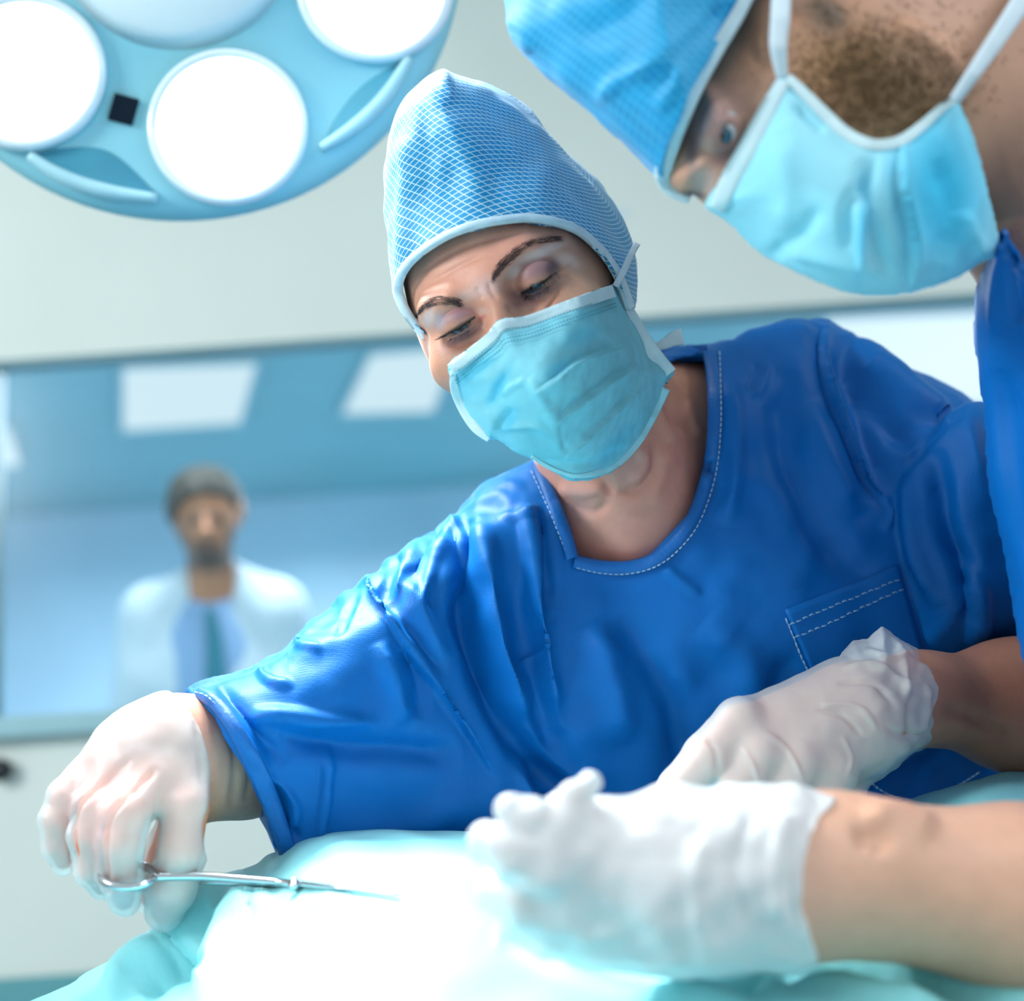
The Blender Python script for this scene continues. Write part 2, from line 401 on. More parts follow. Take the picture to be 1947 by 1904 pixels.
M['brim'] = mat('cap_binding', (206, 230, 240), .7, .06, 150, .4, 500)
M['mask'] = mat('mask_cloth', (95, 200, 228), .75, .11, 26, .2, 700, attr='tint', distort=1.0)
M['maskband'] = mat('mask_band_cloth', (205, 232, 238), .75, .05, 60, .3, 600)
M['strap'] = mat('mask_tie', (205, 222, 232), .7, .04, 60, .2, 400)
M['hair'] = mat('dark_hair', (52, 46, 48), .5, .2, 60)
M['glove'] = mat('latex_glove', (232, 240, 242), .36, .04, 40, .3, 120, sss=.0, alpha=.47)
M['glove_thick'] = mat('latex_glove_white', (235, 243, 246), .4, .04, 40, .4, 90, sss=.15, alpha=.74, sss_r=(1, .8, .7))
M['drape'] = mat('teal_drape', (136, 214, 220), .6, .05, 9, .25, 300, sheen=.1)
M['metal'] = mat('polished_steel', (200, 208, 214), .18, .02, metal=1)
M['lamp'] = mat('lamp_housing', (140, 202, 214), .45, .03, 6)
M['lamp_recess_plate'] = mat('recess_shade_paint', (70, 150, 175), .5, .04)  # dark colour paints the shade of a recess onto a raised plate
M['lamp_bar'] = mat('lamp_grip_bar', (170, 215, 225), .35, .03)
M['dome'] = mat('dome_cover', (210, 228, 232), .4, .02)
M['sensor'] = mat('sensor_window', (6, 24, 38), .6, .03, spec=.1)
M['lens'] = emit('lamp_lens_light', (.93, .985, 1.0), 3.0)
M['lensrim'] = mat('lens_rim', (225, 240, 248), .2, .02, coat=.5)
M['panel'] = emit('ceiling_panel_light', (.80, .92, .96), 1.0)
M['eye_w'] = mat('eye_white', (205, 205, 208), .15, .03, coat=.6)
M['iris'] = mat('iris_blue', (40, 90, 110), .1, .2, 500, coat=.8)
M['pupil'] = mat('pupil_black', (6, 8, 10), .08, 0, coat=1)
M['coat'] = mat('white_coat', (222, 232, 240), .7, .03, 10)
M['shirt'] = mat('pale_blue_shirt', (150, 185, 225), .7, .03, 10)
M['tie'] = mat('teal_tie', (0, 128, 150), .5, .05, 40)
M['skin2'] = mat('skin_plain', (196, 150, 128), .5, .08, 20, sss=.1)
M['hair2'] = mat('short_brown_hair', (62, 58, 50), .7, .15, 60)
M['glass'] = None
g = bpy.data.materials.new('window_glass'); g.use_nodes = True; nt = g.node_tree; nt.nodes.clear()
tr = nt.nodes.new('ShaderNodeBsdfTransparent'); gl = nt.nodes.new('ShaderNodeBsdfGlossy'); mx = nt.nodes.new('ShaderNodeMixShader'); oo = nt.nodes.new('ShaderNodeOutputMaterial'); fr = nt.nodes.new('ShaderNodeFresnel')
tr.inputs[0].default_value = (.90, .97, 1, 1); gl.inputs['Roughness'].default_value = .22; gl.inputs[0].default_value = (.6, .6, .6, 1); fr.inputs[0].default_value = 1.5
nt.links.new(fr.outputs[0], mx.inputs[0]); nt.links.new(tr.outputs[0], mx.inputs[1]); nt.links.new(gl.outputs[0], mx.inputs[2]); nt.links.new(mx.outputs[0], oo.inputs[0]); M['glass'] = g

def paint(uv, base, spots):
    """skin / cloth colours by place, with some fold shade painted in: spots (u, v, ru, rv, angle deg, rgb, strength)"""
    c = np.tile(np.array(lin(base)), (len(uv), 1))
    for u, v, ru, rv, an, rgb, st in spots:
        a = math.radians(an); dx, dy = uv[:, 0]-u, uv[:, 1]-v; x = (dx*math.cos(a)+dy*math.sin(a))/ru; y = (-dx*math.sin(a)+dy*math.cos(a))/rv
        w = (st*np.exp(-(x*x+y*y)**1.4))[:, None]; c = c*(1-w)+np.array(lin(rgb))*w
    return c

# ================================================================ setting
YW = 2.25
floorm = box('floor', M['floor'], None, (-3.2, -1.5, -.05), (3.2, 7.6, 0)); tag(floorm, kind='structure')
# window opening in the back wall, from the photograph's edges
def on_wall(u, v, y=YW):
    r = P(u, v, 1.0)-CO; return CO+r*((y-CO[1])/r[1])
def ring_box(name, m, x0, x1, z0, z1, ox0, ox1, oz0, oz1, y0, y1, kind='structure', parent=None):
    bm = bmesh.new()
    for a, b, c, d in ((x0, ox0, z0, z1), (ox1, x1, z0, z1), (ox0, ox1, z0, oz0), (ox0, ox1, oz1, z1)):
        r = bmesh.ops.create_cube(bm, size=1)
        for v in r['verts']: v.co = Vector(((a+b)/2+v.co.x*(b-a), (y0+y1)/2+v.co.y*(y1-y0), (c+d)/2+v.co.z*(d-c)))
    o = link(name, from_bm(name, bm), m, parent, False); tag(o, kind=kind); return o
WX0, WX1, WZ0, WZ1 = -.884, 1.9, 1.291, 1.908
ring_box('wall_back', M['wall'], -3.2, 3.2, 0, 2.75, WX0, WX1, WZ0, WZ1, YW, YW+.06)
tag(box('ceiling', M['ceil'], None, (-3.2, 1.2, 2.75), (3.2, 7.6, 2.82)), kind='structure')
tag(box('wall_far', M['room2'], None, (-3.2, 7.2, 0), (3.2, 7.3, 2.75)), kind='structure')
tag(box('wall_right', M['room2'], None, (3.12, 2.37, 0), (3.2, 7.2, 2.75)), kind='structure')
tag(box('wall_left', M['room2'], None, (-3.2, 2.37, 0), (-3.12, 7.2, 2.75)), kind='structure')
win = empty('window_1', (0, YW, 1.6), kind='structure')
ring_box('window_frame', M['frame'], WX0-.0, WX1, WZ0, WZ1, WX0+.008, WX1-.02, WZ0+.006, WZ1-.006, YW+.01, YW+.055, None, win)
box('window_pane', M['glass'], win, (WX0+.006, YW+.03, WZ0+.004), (WX1-.015, YW+.036, WZ1-.004))
box('window_sill', M['frame'], win, (WX0-.04, YW-.035, WZ0-.03), (WX1+.04, YW+.12, WZ0), .004)
tag(box('trim_1', M['wall_teal'], None, (-3.2, YW-.02, 0), (3.2, YW, .888), .003), kind='structure')
for i in range(9):
    x = -2.9+i*.74; tag(box('trim_2', M['frame'], None, (x-.004, YW-.023, .05), (x+.004, YW-.0195, .885)), kind='structure')
# round black door stop and small wall marks
def lathe(name, prof, c, n, m, parent=None, seg=48, smooth=True, k_=1.0):
    prof = [(r*k_, h*k_) for r, h in prof]
    c = np.array(c, float); n = np.array(n, float); n /= np.linalg.norm(n); a = np.cross(n, [0, 0, 1.0] if abs(n[2]) < .9 else [1.0, 0, 0]); a /= np.linalg.norm(a); b = np.cross(n, a)
    V, F = [], []; k = len(prof)
    for i in range(seg):
        t = 2*math.pi*i/seg; e = math.cos(t)*a+math.sin(t)*b
        for r, h in prof: V.append(c+r*e+h*n)
    for i in range(seg):
        j = (i+1) % seg
        for q in range(k-1): F.append((i*k+q, j*k+q, j*k+q+1, i*k+q+1))
    V.append(c+prof[0][1]*n); V.append(c+prof[-1][1]*n)
    for i in range(seg):
        j = (i+1) % seg; F.append((len(V)-2, j*k, i*k)); F.append((len(V)-1, i*k+k-1, j*k+k-1))
    return link(name, mesh(name, V, F), m, parent, smooth)
kw = on_wall(10, 1465)
knob = empty('wall_knob', kw.tolist(), 'round black knob sticking out of the pale wall under the window', 'knob')
lathe('knob_base', [(.013, 0), (.013, .004), (.008, .008)], kw, (0, -1, 0), M['steel_dark'], knob, 24)
lathe('knob_cap', [(.008, .006), (.017, .012), (.019, .022), (.014, .030), (.004, .032)], kw, (0, -1, 0), M['steel_dark'], knob, 24)
sw = on_wall(1186, 405); st = box('adhesive_label', M['strap'], None, (sw[0]-.016, YW-.002, sw[2]-.007), (sw[0]+.008, YW, sw[2]+.006))
tag(st, 'tiny white sticker on the pale wall right of the netted cap', 'sticker')
# ceiling panels of the room beyond the glass
def ray_plane(u, v, p0, n):
    r = P(u, v, 1.0)-CO; return CO+r*(((np.array(p0)-CO)@n)/(r@n))
for cs, lab in (([(235, 693), (487, 684), (455, 800), (235, 814)], 'square white ceiling light seen through the glass above the man in the white coat'),
                ([(705, 668), (868, 655), (822, 778), (650, 783)], 'white ceiling light seen through the glass just left of the netted cap'),
                ([(-60, 806), (15, 806), (38, 880), (-60, 886)], 'white ceiling light at the far left behind the glass'),
                ([(1572, 598), (2000, 585), (1980, 760), (1545, 772)], 'broad white ceiling light seen through the glass behind the raised blue shoulder')):
    q = np.array([ray_plane(u, v, (0, 0, 2.74), np.array([0, 0, 1.0])) for u, v in cs]); c = q.mean(0)
    e = empty('ceiling_light', c.tolist(), lab, 'ceiling light', 'ceiling lights of the next room')
    def prism(k0, k1, z0, z1):      # ring (or slab when k0 is None) between scaled outlines
        o1 = c+(q-c)*k1; V = [p*[1, 1, 0]+[0, 0, z] for z in (z0, z1) for p in o1]
        if k0 is None: return V, [(0, 1, 2, 3), (7, 6, 5, 4)]+[(i, (i+1) % 4, 4+(i+1) % 4, 4+i)[::-1] for i in range(4)]
        o0 = c+(q-c)*k0; V += [p*[1, 1, 0]+[0, 0, z] for z in (z0, z1) for p in o0]; F = []
        for i in range(4):
            j = (i+1) % 4; F += [(i, j, 8+j, 8+i), (4+j, 4+i, 12+i, 12+j), (j, i, 4+i, 4+j), (8+i, 8+j, 12+j, 12+i)]
        return V, F
    link('light_frame', mesh('light_frame', *prism(1.0, 1.07, 2.722, 2.752)), M['frame'], e, False)
    link('diffuser', mesh('diffuser', *prism(None, 1.0, 2.730, 2.745)), M['panel'], e, False)
light('next_room_light', 'AREA', (-.5, 2.75, 2.6), 26, (.9, .95, 1.0), (-.7, 3.3, 1.2), shape='RECTANGLE', size=.8, size_y=.2)  # area light added just behind the glass to brighten the onlooker's front
light('next_room_light', 'AREA', (-.3, 4.9, 2.7), 290, (.88, .94, 1.0), (-.3, 4.6, 0), shape='RECTANGLE', size=3.0, size_y=2.0)

# ================================================================ operating lamp
LC = P(335, -126, 1.20); LN = cdir(.05, .06, -1)
lamp = empty('operating_lamp', LC.tolist(), 'large round pale blue surgical lamp head with bright round lenses overhead', 'surgical lamp')
lathe('housing', [(.0, 0), (.250, 0), (.268, -.005), (.277, -.018), (.272, -.036), (.23, -.055), (.10, -.075), (.0, -.078)], LC, LN, M['lamp'], lamp, 96, k_=.909)
la = np.cross(LN, CR); la /= np.linalg.norm(la); lb = np.cross(LN, la)
def lp(u, v): return ray_plane(u, v, LC, LN)
c0 = LC; ref = lp(435, 245)-c0; rho = np.linalg.norm(ref)
for i in range(6):
    t = math.radians(60*i); v = ref*math.cos(t)+np.cross(LN, ref)*math.sin(t); cc = c0+v
    lm = lathe('lens_unit', [(.0, .001), (.0750, .001), (.0765, .006), (.074, .011), (.069, .012), (.067, .007)], cc, LN, M['lensrim'], lamp, 64, k_=.909)
    lathe('lens_glow', [(.0, .013), (.03, .0125), (.06, .010), (.0675, .007)][::-1], cc, LN, M['lens'], lm, 48, k_=.909)
    light('lamp_spot', 'SPOT', (cc+LN*.03).tolist(), 28, (.92, .98, 1.0), (P(930, 1730, .78)+v*.3).tolist(), spot_size=math.radians(44), spot_blend=1.0, shadow_soft_size=.05)
light('lamp_spill', 'SPOT', (LC+LN*.16).tolist(), 9, (.92, .98, 1.0), P(900, 900, .9).tolist(), spot_size=math.radians(120), spot_blend=1.0, shadow_soft_size=.06)
lathe('centre_dome', [(.115, .0), (.10, .012), (.06, .020), (.0, .022)], c0, LN, M['dome'], lamp, 64, k_=.909)
lathe('sterile_handle', [(.022, .015), (.019, .05), (.024, .10), (.022, .13), (.0, .135)], c0, LN, M['lensrim'], lamp, 32, k_=.909)
sq = lp(236, 210); ax = lp(267, 190)-lp(222, 178); ax /= np.linalg.norm(ax); ay = np.cross(LN, ax)
bm = bmesh.new(); r = bmesh.ops.create_cube(bm, size=1)
for v in r['verts']: v.co = Vector((sq+ax*v.co.x*.021+ay*v.co.y*.0235+LN*(v.co.z*.004+.002)).tolist())
link('camera_window', from_bm('camera_window', bm), M['sensor'], lamp, False)
def grip(angpts, name):
    """raised plate painted dark as a shaded finger recess, with a bar across it"""
    outer = [lp(*p) for p in angpts[0]]; inner = [lp(*p) for p in angpts[1]]
    O = catmull(outer, 6, False); I = catmull(inner, 6, False); n = len(O)
    V = list(O+LN*.0012)+list(I+LN*.0012)+list(O)+list(I); F = []
    for i in range(n-1): F += [(i, i+1, n+i+1, n+i), (2*n+i, i, i+1, 2*n+i+1)[::1], (n+i, n+i+1, 3*n+i+1, 3*n+i)]
    link('grip_recess_plate', mesh('grip_recess_plate', V, F), M['lamp_recess_plate'], lamp)
    tubes('grip_bar', [(O+LN*.005, [.004, .0065, .0065, .004])], M['lamp_bar'], lamp, 10)
grip(([(60, 300), (120, 338), (200, 365), (300, 380)], [(60, 298), (120, 283), (210, 290), (300, 372)]), 'left')
grip(([(612, 285), (680, 240), (735, 185), (778, 115)], [(612, 283), (645, 215), (700, 155), (776, 113)]), 'right')
# suspension arm up to the ceiling
b0 = LC-LN*.07; arm = [b0, b0-LN*.06, b0+np.array([-.25, .1, .22]), b0+np.array([-.35, .35, .55]), np.array([b0[0]-.35, b0[1]+.35, 2.76])]
tubes('suspension_arm', [(catmull(arm, 8, False), .028)], M['lamp_bar'], lamp, 16)

# ================================================================ patient drape
crest = catmull([(-300, 2060), (95, 1904), (170, 1858), (250, 1812), (330, 1758), (400, 1700), (455, 1664), (492, 1648), (512, 1632), (535, 1624), (575, 1598), (640, 1578), (720, 1574), (850, 1577), (930, 1582), (1050, 1592),
         (1200, 1600), (1400, 1590), (1600, 1560), (1750, 1515), (1880, 1470), (2000, 1462), (2400, 1460)], 4, False)
nu, nt_ = 420, 170; cu = np.interp(np.linspace(0, 1, nu), np.linspace(0, 1, len(crest)), crest[:, 0]); cv = np.interp(np.linspace(0, 1, nu), np.linspace(0, 1, len(crest)), crest[:, 1])
Vd = np.zeros((nt_, nu, 3)); dc = np.interp(cu, [-300, 95, 500, 900, 1300, 2000, 2400], [.86, .90, .92, .93, .94, .95, .95])
for j in range(nt_):
    t = j/(nt_-1)
    if t < .12: s_ = 1-t/.12; Vd[j] = P(cu+60*s_*np.clip((500-cu)/400, 0, 1), cv+260*s_**1.6, dc+.02*np.sin(s_*1.5))
    else: s_ = (t-.12)/.88; vb = 2150; Vd[j] = P(cu+(-30)*s_, cv+(vb-cv)*s_**1.25, dc-(dc-.56)*s_**np.clip(1.25-(cu-330)/700, .82, 1.25))
Q = []
ii, jj = np.meshgrid(np.arange(nt_-1), np.arange(nu-1), indexing='ij'); a = (ii*nu+jj).ravel(); Q = np.stack([a, a+nu, a+nu+1, a+1], -1)
DS = Surf(Vd.reshape(-1, 3), Q)
n0 = DS.normals(); 
if (n0@np.array([0, 0, 1])).mean() < 0: DS.Q = DS.Q[:, ::-1]
DS.creases([([(470, 1672), (385, 1735), (310, 1805), (240, 1870), (190, 1940)], 18, 14, 'ridge'), ([(420, 1745), (340, 1820), (270, 1900)], 15, -13, 'ridge'), ([(500, 1690), (440, 1760), (400, 1840), (360, 1920)], 22, 11, 'ridge'), ([(330, 1780), (360, 1830), (400, 1850)], 14, -10, 'ridge'),
            ([(300, 1800), (345, 1850), (330, 1930)], 20, -7, 'ridge'), ([(520, 1680), (470, 1780), (400, 1930)], 30, 4, 'ridge'), ([(640, 1712), (600, 1722), (560, 1740)], 8, -3, 'ridge'),
            ([(950, 1780), (1080, 1815), (1200, 1865), (1300, 1890)], 26, -10, 'ridge'), ([(940, 1765), (1100, 1850), (1260, 1900), (1420, 1930)], 20, 9, 'ridge'),
            ([(1300, 1870), (1400, 1850), (1500, 1880)], 22, 9, 'ridge'), ([(1480, 1840), (1650, 1890), (1800, 1900)], 24, 10, 'ridge'), ([(1600, 1840), (1750, 1850), (1940, 1900)], 20, -8, 'ridge'),
            ([(1380, 1900), (1500, 1860), (1640, 1850)], 15, -8, 'ridge')], False)
DS.rough(7, .006, 3, octaves=3)
drape = DS.obj('surgical_drape', M['drape']); tag(drape, 'pale teal surgical drape over the patient, glaring white under the lamp', 'drape')
sol = drape.modifiers.new('thickness', 'SOLIDIFY'); sol.thickness = .0015; sol.offset = -1
DB = DS.bvh()

# ================================================================ woman
wom = empty('person', P(1150, 1500, 1.1).tolist(), 'person in netted blue cap and pale mask facing the lens, leaning over the white-lit drape', 'person')
def axes(F_, U_):
    F_ = np.array(F_, float); F_ /= np.linalg.norm(F_); U_ = np.array(U_, float); U_ -= F_*(U_@F_); U_ /= np.linalg.norm(U_); S_ = np.cross(U_, F_); return [S_, U_, F_]
HA = axes((-.22, -.26, -.94), (-.42, .88, -.25))
def cat(*a): return np.concatenate(a)
gu = cat(np.arange(60, 740, 6), np.arange(740, 1260, 2.4), np.arange(1260, 2300, 7)); gv = cat(np.arange(180, 410, 6), np.arange(410, 730, 2.4), np.arange(730, 1800, 6))
gd = cat(np.arange(.80, .84, .005), np.arange(.84, .95, .0022), np.arange(.95, 1.30, .006))
B = Field(gu, gv, gd)
# head
B.ell((962, 468, 1.00), (.073, .088, .096), HA, .01)
B.ell((984, 592, .968), (.0705, .088, .088), HA, .025)
B.cone((1085, 750, .955), (1084, 832, .945), .041, .024, .03)
# brow ridges, cheek bones, nose
B.chain([(820, 590, .905, 26), (860, 578, .895, 26)], .014); B.chain([(960, 520, .893, 30), (1000, 488, .898, 30), (1050, 476, .912, 28)], .016)
B.ell((1085, 600, .905), (.026, .022, .022), HA, .02); B.ell((880, 690, .905), (.022, .02, .02), HA, .02)
B.chain([(925, 545, .896, 26), (943, 600, .889, 20), (965, 660, .880, 22), (985, 700, .882, 26)], .014)
# eyes: sockets carved, eyeball bulge added, lid slit cut
EYES = []
for (eu, ev, rr) in ((1018, 530, 1.0), (877, 612, .92)):
    zs = B.depth(eu, ev); 
    B.ell((eu, ev, zs-.006), (.0200*rr, .0145*rr, .012), HA, .009, True)
    zc_ = zs+.0090; EYES.append((eu, ev, zc_, .0122*rr)); B.ell((eu, ev, zc_), (.0150*rr, .0128*rr, .0128*rr), HA, .004)
slitR = [(988, 562, 3.0), (1000, 559, 6), (1014, 552, 8.0), (1030, 543, 7.2), (1044, 532, 4.4), (1055, 524, 2.0)]
slitL = [(842, 644, 2.4), (856, 637, 5.0), (872, 629, 6.6), (888, 619, 6.0), (904, 609, 4.0), (917, 601, 2.0)]
for sl_ in (slitR, slitL):
    pts = []
    for (u, v, r_) in sl_:
        z = B.depth(u, v); pts.append((u, v, z-.0005, r_))
    for a_, b_ in zip(pts[:-1], pts[1:]): B.cone(a_[:3], b_[:3], a_[3]*.9/FPX, b_[3]*.9/FPX, .0006, True)
# neck, chest, shoulders
B.cone((1130, 760, 1.01), (1188, 960, 1.055), .050, .062, .03); B.ell((1200, 1190, 1.150), (.145, .140, .135), None, .04)
B.cone((1190, 800, 1.07), (1480, 830, 1.14), .050, .056, .04); B.cone((1170, 940, 1.09), (980, 1050, 1.08), .045, .045, .04)
B.ell((1300, 1400, 1.19), (.20, .25, .11), None, .05)
# her right arm (left in the photo)
B.cone((980, 1080, 1.07), (700, 1310, 1.00), .042, .042, .03); B.cone((700, 1300, 1.00), (455, 1450, .955), .046, .035, .03)
B.cone((470, 1447, .955), (370, 1445, .92), .0355, .0365, .02)
HAND_A = [[(370, 1442, .92, 110), (325, 1430, .905, 96), (255, 1455, .89, 80), (175, 1490, .885, 42)],
          [(190, 1480, .885, 42), (128, 1518, .872, 35), (108, 1560, .866, 29), (110, 1608, .868, 26), (121, 1640, .872, 21)],
          [(238, 1480, .872, 46), (182, 1540, .856, 38), (168, 1592, .852, 35), (178, 1650, .857, 32), (194, 1685, .866, 24)],
          [(290, 1490, .868, 50), (242, 1548, .846, 42), (230, 1602, .842, 40), (230, 1668, .849, 36), (236, 1712, .857, 26)],
          [(352, 1450, .89, 62), (354, 1535, .868, 49), (346, 1618, .858, 44), (327, 1690, .862, 43), (314, 1732, .868, 34)],
          [(345, 1550, .92, 42), (305, 1640, .905, 33), (288, 1708, .90, 26)]]
def hand(F, H, grow=0): 
    F.chain(H[0], .022, grow)
    for f in H[1:]: F.chain(f[:2], .010, grow); F.chain(f[1:], .0035, grow)
hand(B, HAND_A, -.0022)
# her left arm (right in the photo)
B.cone((1640, 830, 1.14), (1960, 1080, 1.08), .060, .052, .03); B.cone((1960, 1080, 1.08), (2070, 1340, 1.01), .052, .046, .03)
B.cone((2070, 1340, 1.01), (1930, 1342, .965), .046, .044, .02); B.cone((1930, 1342, .965), (1745, 1330, .93), .044, .027, .02)
HAND_B = [[(1745, 1325, .93, 84), (1620, 1365, .905, 98), (1510, 1400, .89, 84), (1425, 1385, .878, 48)],
          [(1425, 1385, .875, 48), (1406, 1374, .866, 42), (1345, 1440, .855, 42), (1292, 1500, .85, 36), (1262, 1545, .85, 31)],
          [(1480, 1400, .875, 50), (1440, 1430, .858, 44), (1400, 1500, .85, 42), (1375, 1570, .85, 36)],
          [(1540, 1420, .88, 50), (1510, 1450, .862, 46), (1482, 1520, .855, 43), (1465, 1585, .855, 36)],
          [(1590, 1430, .888, 48), (1580, 1465, .872, 46), (1560, 1530, .865, 42), (1545, 1590, .862, 34)],
          [(1620, 1420, .91, 52), (1600, 1500, .90, 40), (1560, 1570, .89, 32)]]
hand(B, HAND_B, -.0022)
BS = B.nets(2)
BS.creases([ # crow's feet, lid folds, forehead lines, neck tendons, collar bones
    ([(983, 520), (1000, 502), (1022, 493), (1046, 494), (1056, 508)], 3.2, -1.6, 'ridge'), ([(836, 620), (845, 600), (866, 588), (895, 588), (916, 600)], 3.0, -1.3, 'ridge'),
    ([(1056, 520), (1075, 508), (1095, 500)], 2.4, -1.1, 'ridge'), ([(1056, 528), (1075, 524), (1092, 530)], 2.4, -1.0, 'ridge'), ([(1040, 585), (1056, 562), (1066, 540)], 2.6, -1.2, 'ridge'), ([(1036, 592), (1050, 574), (1062, 556)], 2.2, -.9, 'ridge'),
    ([(965, 575), (975, 592), (1005, 595), (1030, 583)], 6, -1.3, 'ridge'), ([(985, 566), (1010, 572), (1040, 556)], 5, .9, 'ridge'),
    ([(850, 655), (880, 655), (915, 640), (928, 618)], 6, -1.2, 'ridge'), ([(860, 645), (885, 640), (915, 618)], 4, .8, 'ridge'),
    ([(800, 520), (860, 480), (930, 455), (1000, 440)], 5, -1.0, 'ridge'), ([(810, 545), (870, 508), (930, 482)], 5, -.8, 'ridge'), ([(928, 535), (934, 555), (946, 570)], 5, -.9, 'ridge'), ([(905, 545), (918, 570)], 5, -.7, 'ridge'),
    ([(1235, 720), (1255, 790), (1275, 830), (1300, 835)], 12, 3.5, 'ridge'), ([(1262, 740), (1285, 800), (1330, 818)], 12, -3.5, 'ridge'), ([(1215, 840), (1225, 880), (1200, 920)], 14, 4.0, 'ridge'),
    ([(1235, 850), (1245, 890), (1215, 930), (1170, 935)], 10, -3.5, 'ridge'), ([(1060, 930), (1110, 935), (1150, 925)], 14, 3.0, 'ridge'), ([(1120, 905), (1150, 915), (1165, 945)], 9, -3, 'ridge'), ([(1080, 960), (1130, 975), (1160, 950)], 10, -2.0, 'ridge'),
    ([(1275, 850), (1262, 900), (1240, 960)], 14, 2.0, 'ridge'), ([(1305, 760), (1320, 810), (1335, 830)], 9, 2.5, 'ridge'),
    ([(432, 1360), (450, 1440), (440, 1540)], 9, -2.5, 'ridge'), ([(470, 1420), (475, 1480), (465, 1530)], 6, -1.5, 'ridge'), ([(1790, 1350), (1850, 1365), (1940, 1420)], 14, -3, 'ridge')])
uvw = UV(BS.V)
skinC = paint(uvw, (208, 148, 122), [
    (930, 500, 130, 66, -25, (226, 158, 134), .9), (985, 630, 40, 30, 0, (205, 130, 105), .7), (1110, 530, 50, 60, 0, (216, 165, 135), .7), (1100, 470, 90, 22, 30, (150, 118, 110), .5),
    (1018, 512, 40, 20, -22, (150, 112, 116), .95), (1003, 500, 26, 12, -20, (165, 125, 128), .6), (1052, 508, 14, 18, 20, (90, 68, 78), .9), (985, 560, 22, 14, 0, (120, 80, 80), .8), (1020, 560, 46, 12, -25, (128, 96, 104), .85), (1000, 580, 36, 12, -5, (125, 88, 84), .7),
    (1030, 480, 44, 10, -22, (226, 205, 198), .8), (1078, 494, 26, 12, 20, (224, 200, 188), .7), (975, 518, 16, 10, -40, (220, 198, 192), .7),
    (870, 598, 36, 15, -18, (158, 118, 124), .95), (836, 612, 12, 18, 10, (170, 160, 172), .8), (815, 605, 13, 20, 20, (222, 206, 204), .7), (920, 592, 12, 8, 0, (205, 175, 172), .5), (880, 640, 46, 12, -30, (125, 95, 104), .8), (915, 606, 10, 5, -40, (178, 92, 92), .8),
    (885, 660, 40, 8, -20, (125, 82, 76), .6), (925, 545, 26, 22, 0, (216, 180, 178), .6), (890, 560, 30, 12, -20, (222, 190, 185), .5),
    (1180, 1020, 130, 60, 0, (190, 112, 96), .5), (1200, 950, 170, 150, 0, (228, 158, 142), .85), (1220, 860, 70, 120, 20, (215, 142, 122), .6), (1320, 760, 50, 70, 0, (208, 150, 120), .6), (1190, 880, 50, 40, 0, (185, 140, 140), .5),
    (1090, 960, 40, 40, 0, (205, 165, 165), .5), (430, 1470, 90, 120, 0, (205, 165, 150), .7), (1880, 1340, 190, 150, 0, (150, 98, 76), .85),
    (230, 1600, 140, 160, 0, (250, 138, 96), 1), (330, 1620, 80, 180, 0, (250, 145, 90), 1), (200, 1730, 150, 60, 0, (170, 140, 170), .7), (1430, 1450, 230, 130, 0, (232, 165, 140), .9)])
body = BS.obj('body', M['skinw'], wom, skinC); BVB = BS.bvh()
# eyeballs
for (eu, ev, z, r), (iu, iv) in zip(EYES, ((1013, 548), (874, 625))):
    c = P(eu, ev, z+.0006); eb = lathe('eyeball', [(r*.97*math.sin(t), -r*.97*math.cos(t)) for t in np.linspace(0, math.pi, 18)], c, -CF, M['eye_w'], wom, 28)
    g_ = P(iu, iv, .9)-CO; g_ /= np.linalg.norm(g_); oc = c-CO; bq = oc@g_; disc = bq*bq-(oc@oc)+r*r*.94; tt = bq-math.sqrt(max(disc, 0)); pt = CO+g_*tt; n_ = (pt-c)/np.linalg.norm(pt-c)
    lathe('iris', [(.0, r*1.0), (.003, r*.985), (.0056, r*.93), (.0058, r*.86)][::-1], c, n_, M['iris'], eb, 24)
    lathe('pupil', [(.0, r*1.012), (.0022, r*1.0), (.0024, r*.97)][::-1], c, n_, M['pupil'], eb, 16)
# brows and lashes
def hairs(name, spine, n, ln, thick, ang, spread, curve=0):
    sp = catmull(spine, 8, False); L_ = []
    for i in range(n):
        t = random.random(); k = t*(len(sp)-1); i0 = int(k); p = sp[i0] if i0 == len(sp)-1 else sp[i0]*(1-(k-i0))+sp[i0+1]*(k-i0)
        wdt = np.interp(t, *spread); p = p+np.array([random.gauss(0, .3)*wdt*.4, random.uniform(-.5, .5)*wdt])
        a_ = math.radians(np.interp(t, *ang)+random.gauss(0, 9)); l = ln*random.uniform(.6, 1.2); pts = []
        for q in (0, .33, .66, 1): 
            aa = a_+curve*q; p2 = p+np.array([math.cos(aa), math.sin(aa)])*l*q; h_ = hit(BVB, *p2)
            if h_ is None: break
            pts.append(P(p2[0], p2[1], h_-.0005-.0008*math.sin(q*3.0)))
        if len(pts) == 4: L_.append((np.array(pts), [thick, thick*.9, thick*.6, thick*.2]))
    return tubes(name, L_, M['hair'], wom, 3)
hairs('eyebrow', [(935, 532), (952, 508), (975, 483), (1010, 462), (1058, 452)], 300, 17, .00013, ((0, .3, .7, 1), (-62, -45, -25, 5)), ((0, .2, .6, 1), (15, 21, 17, 7)))
hairs('eyebrow', [(880, 578), (858, 572), (832, 572), (808, 582), (794, 600)], 240, 15, .00013, ((0, .4, 1), (195, 175, 130)), ((0, .4, 1), (14, 17, 7)))
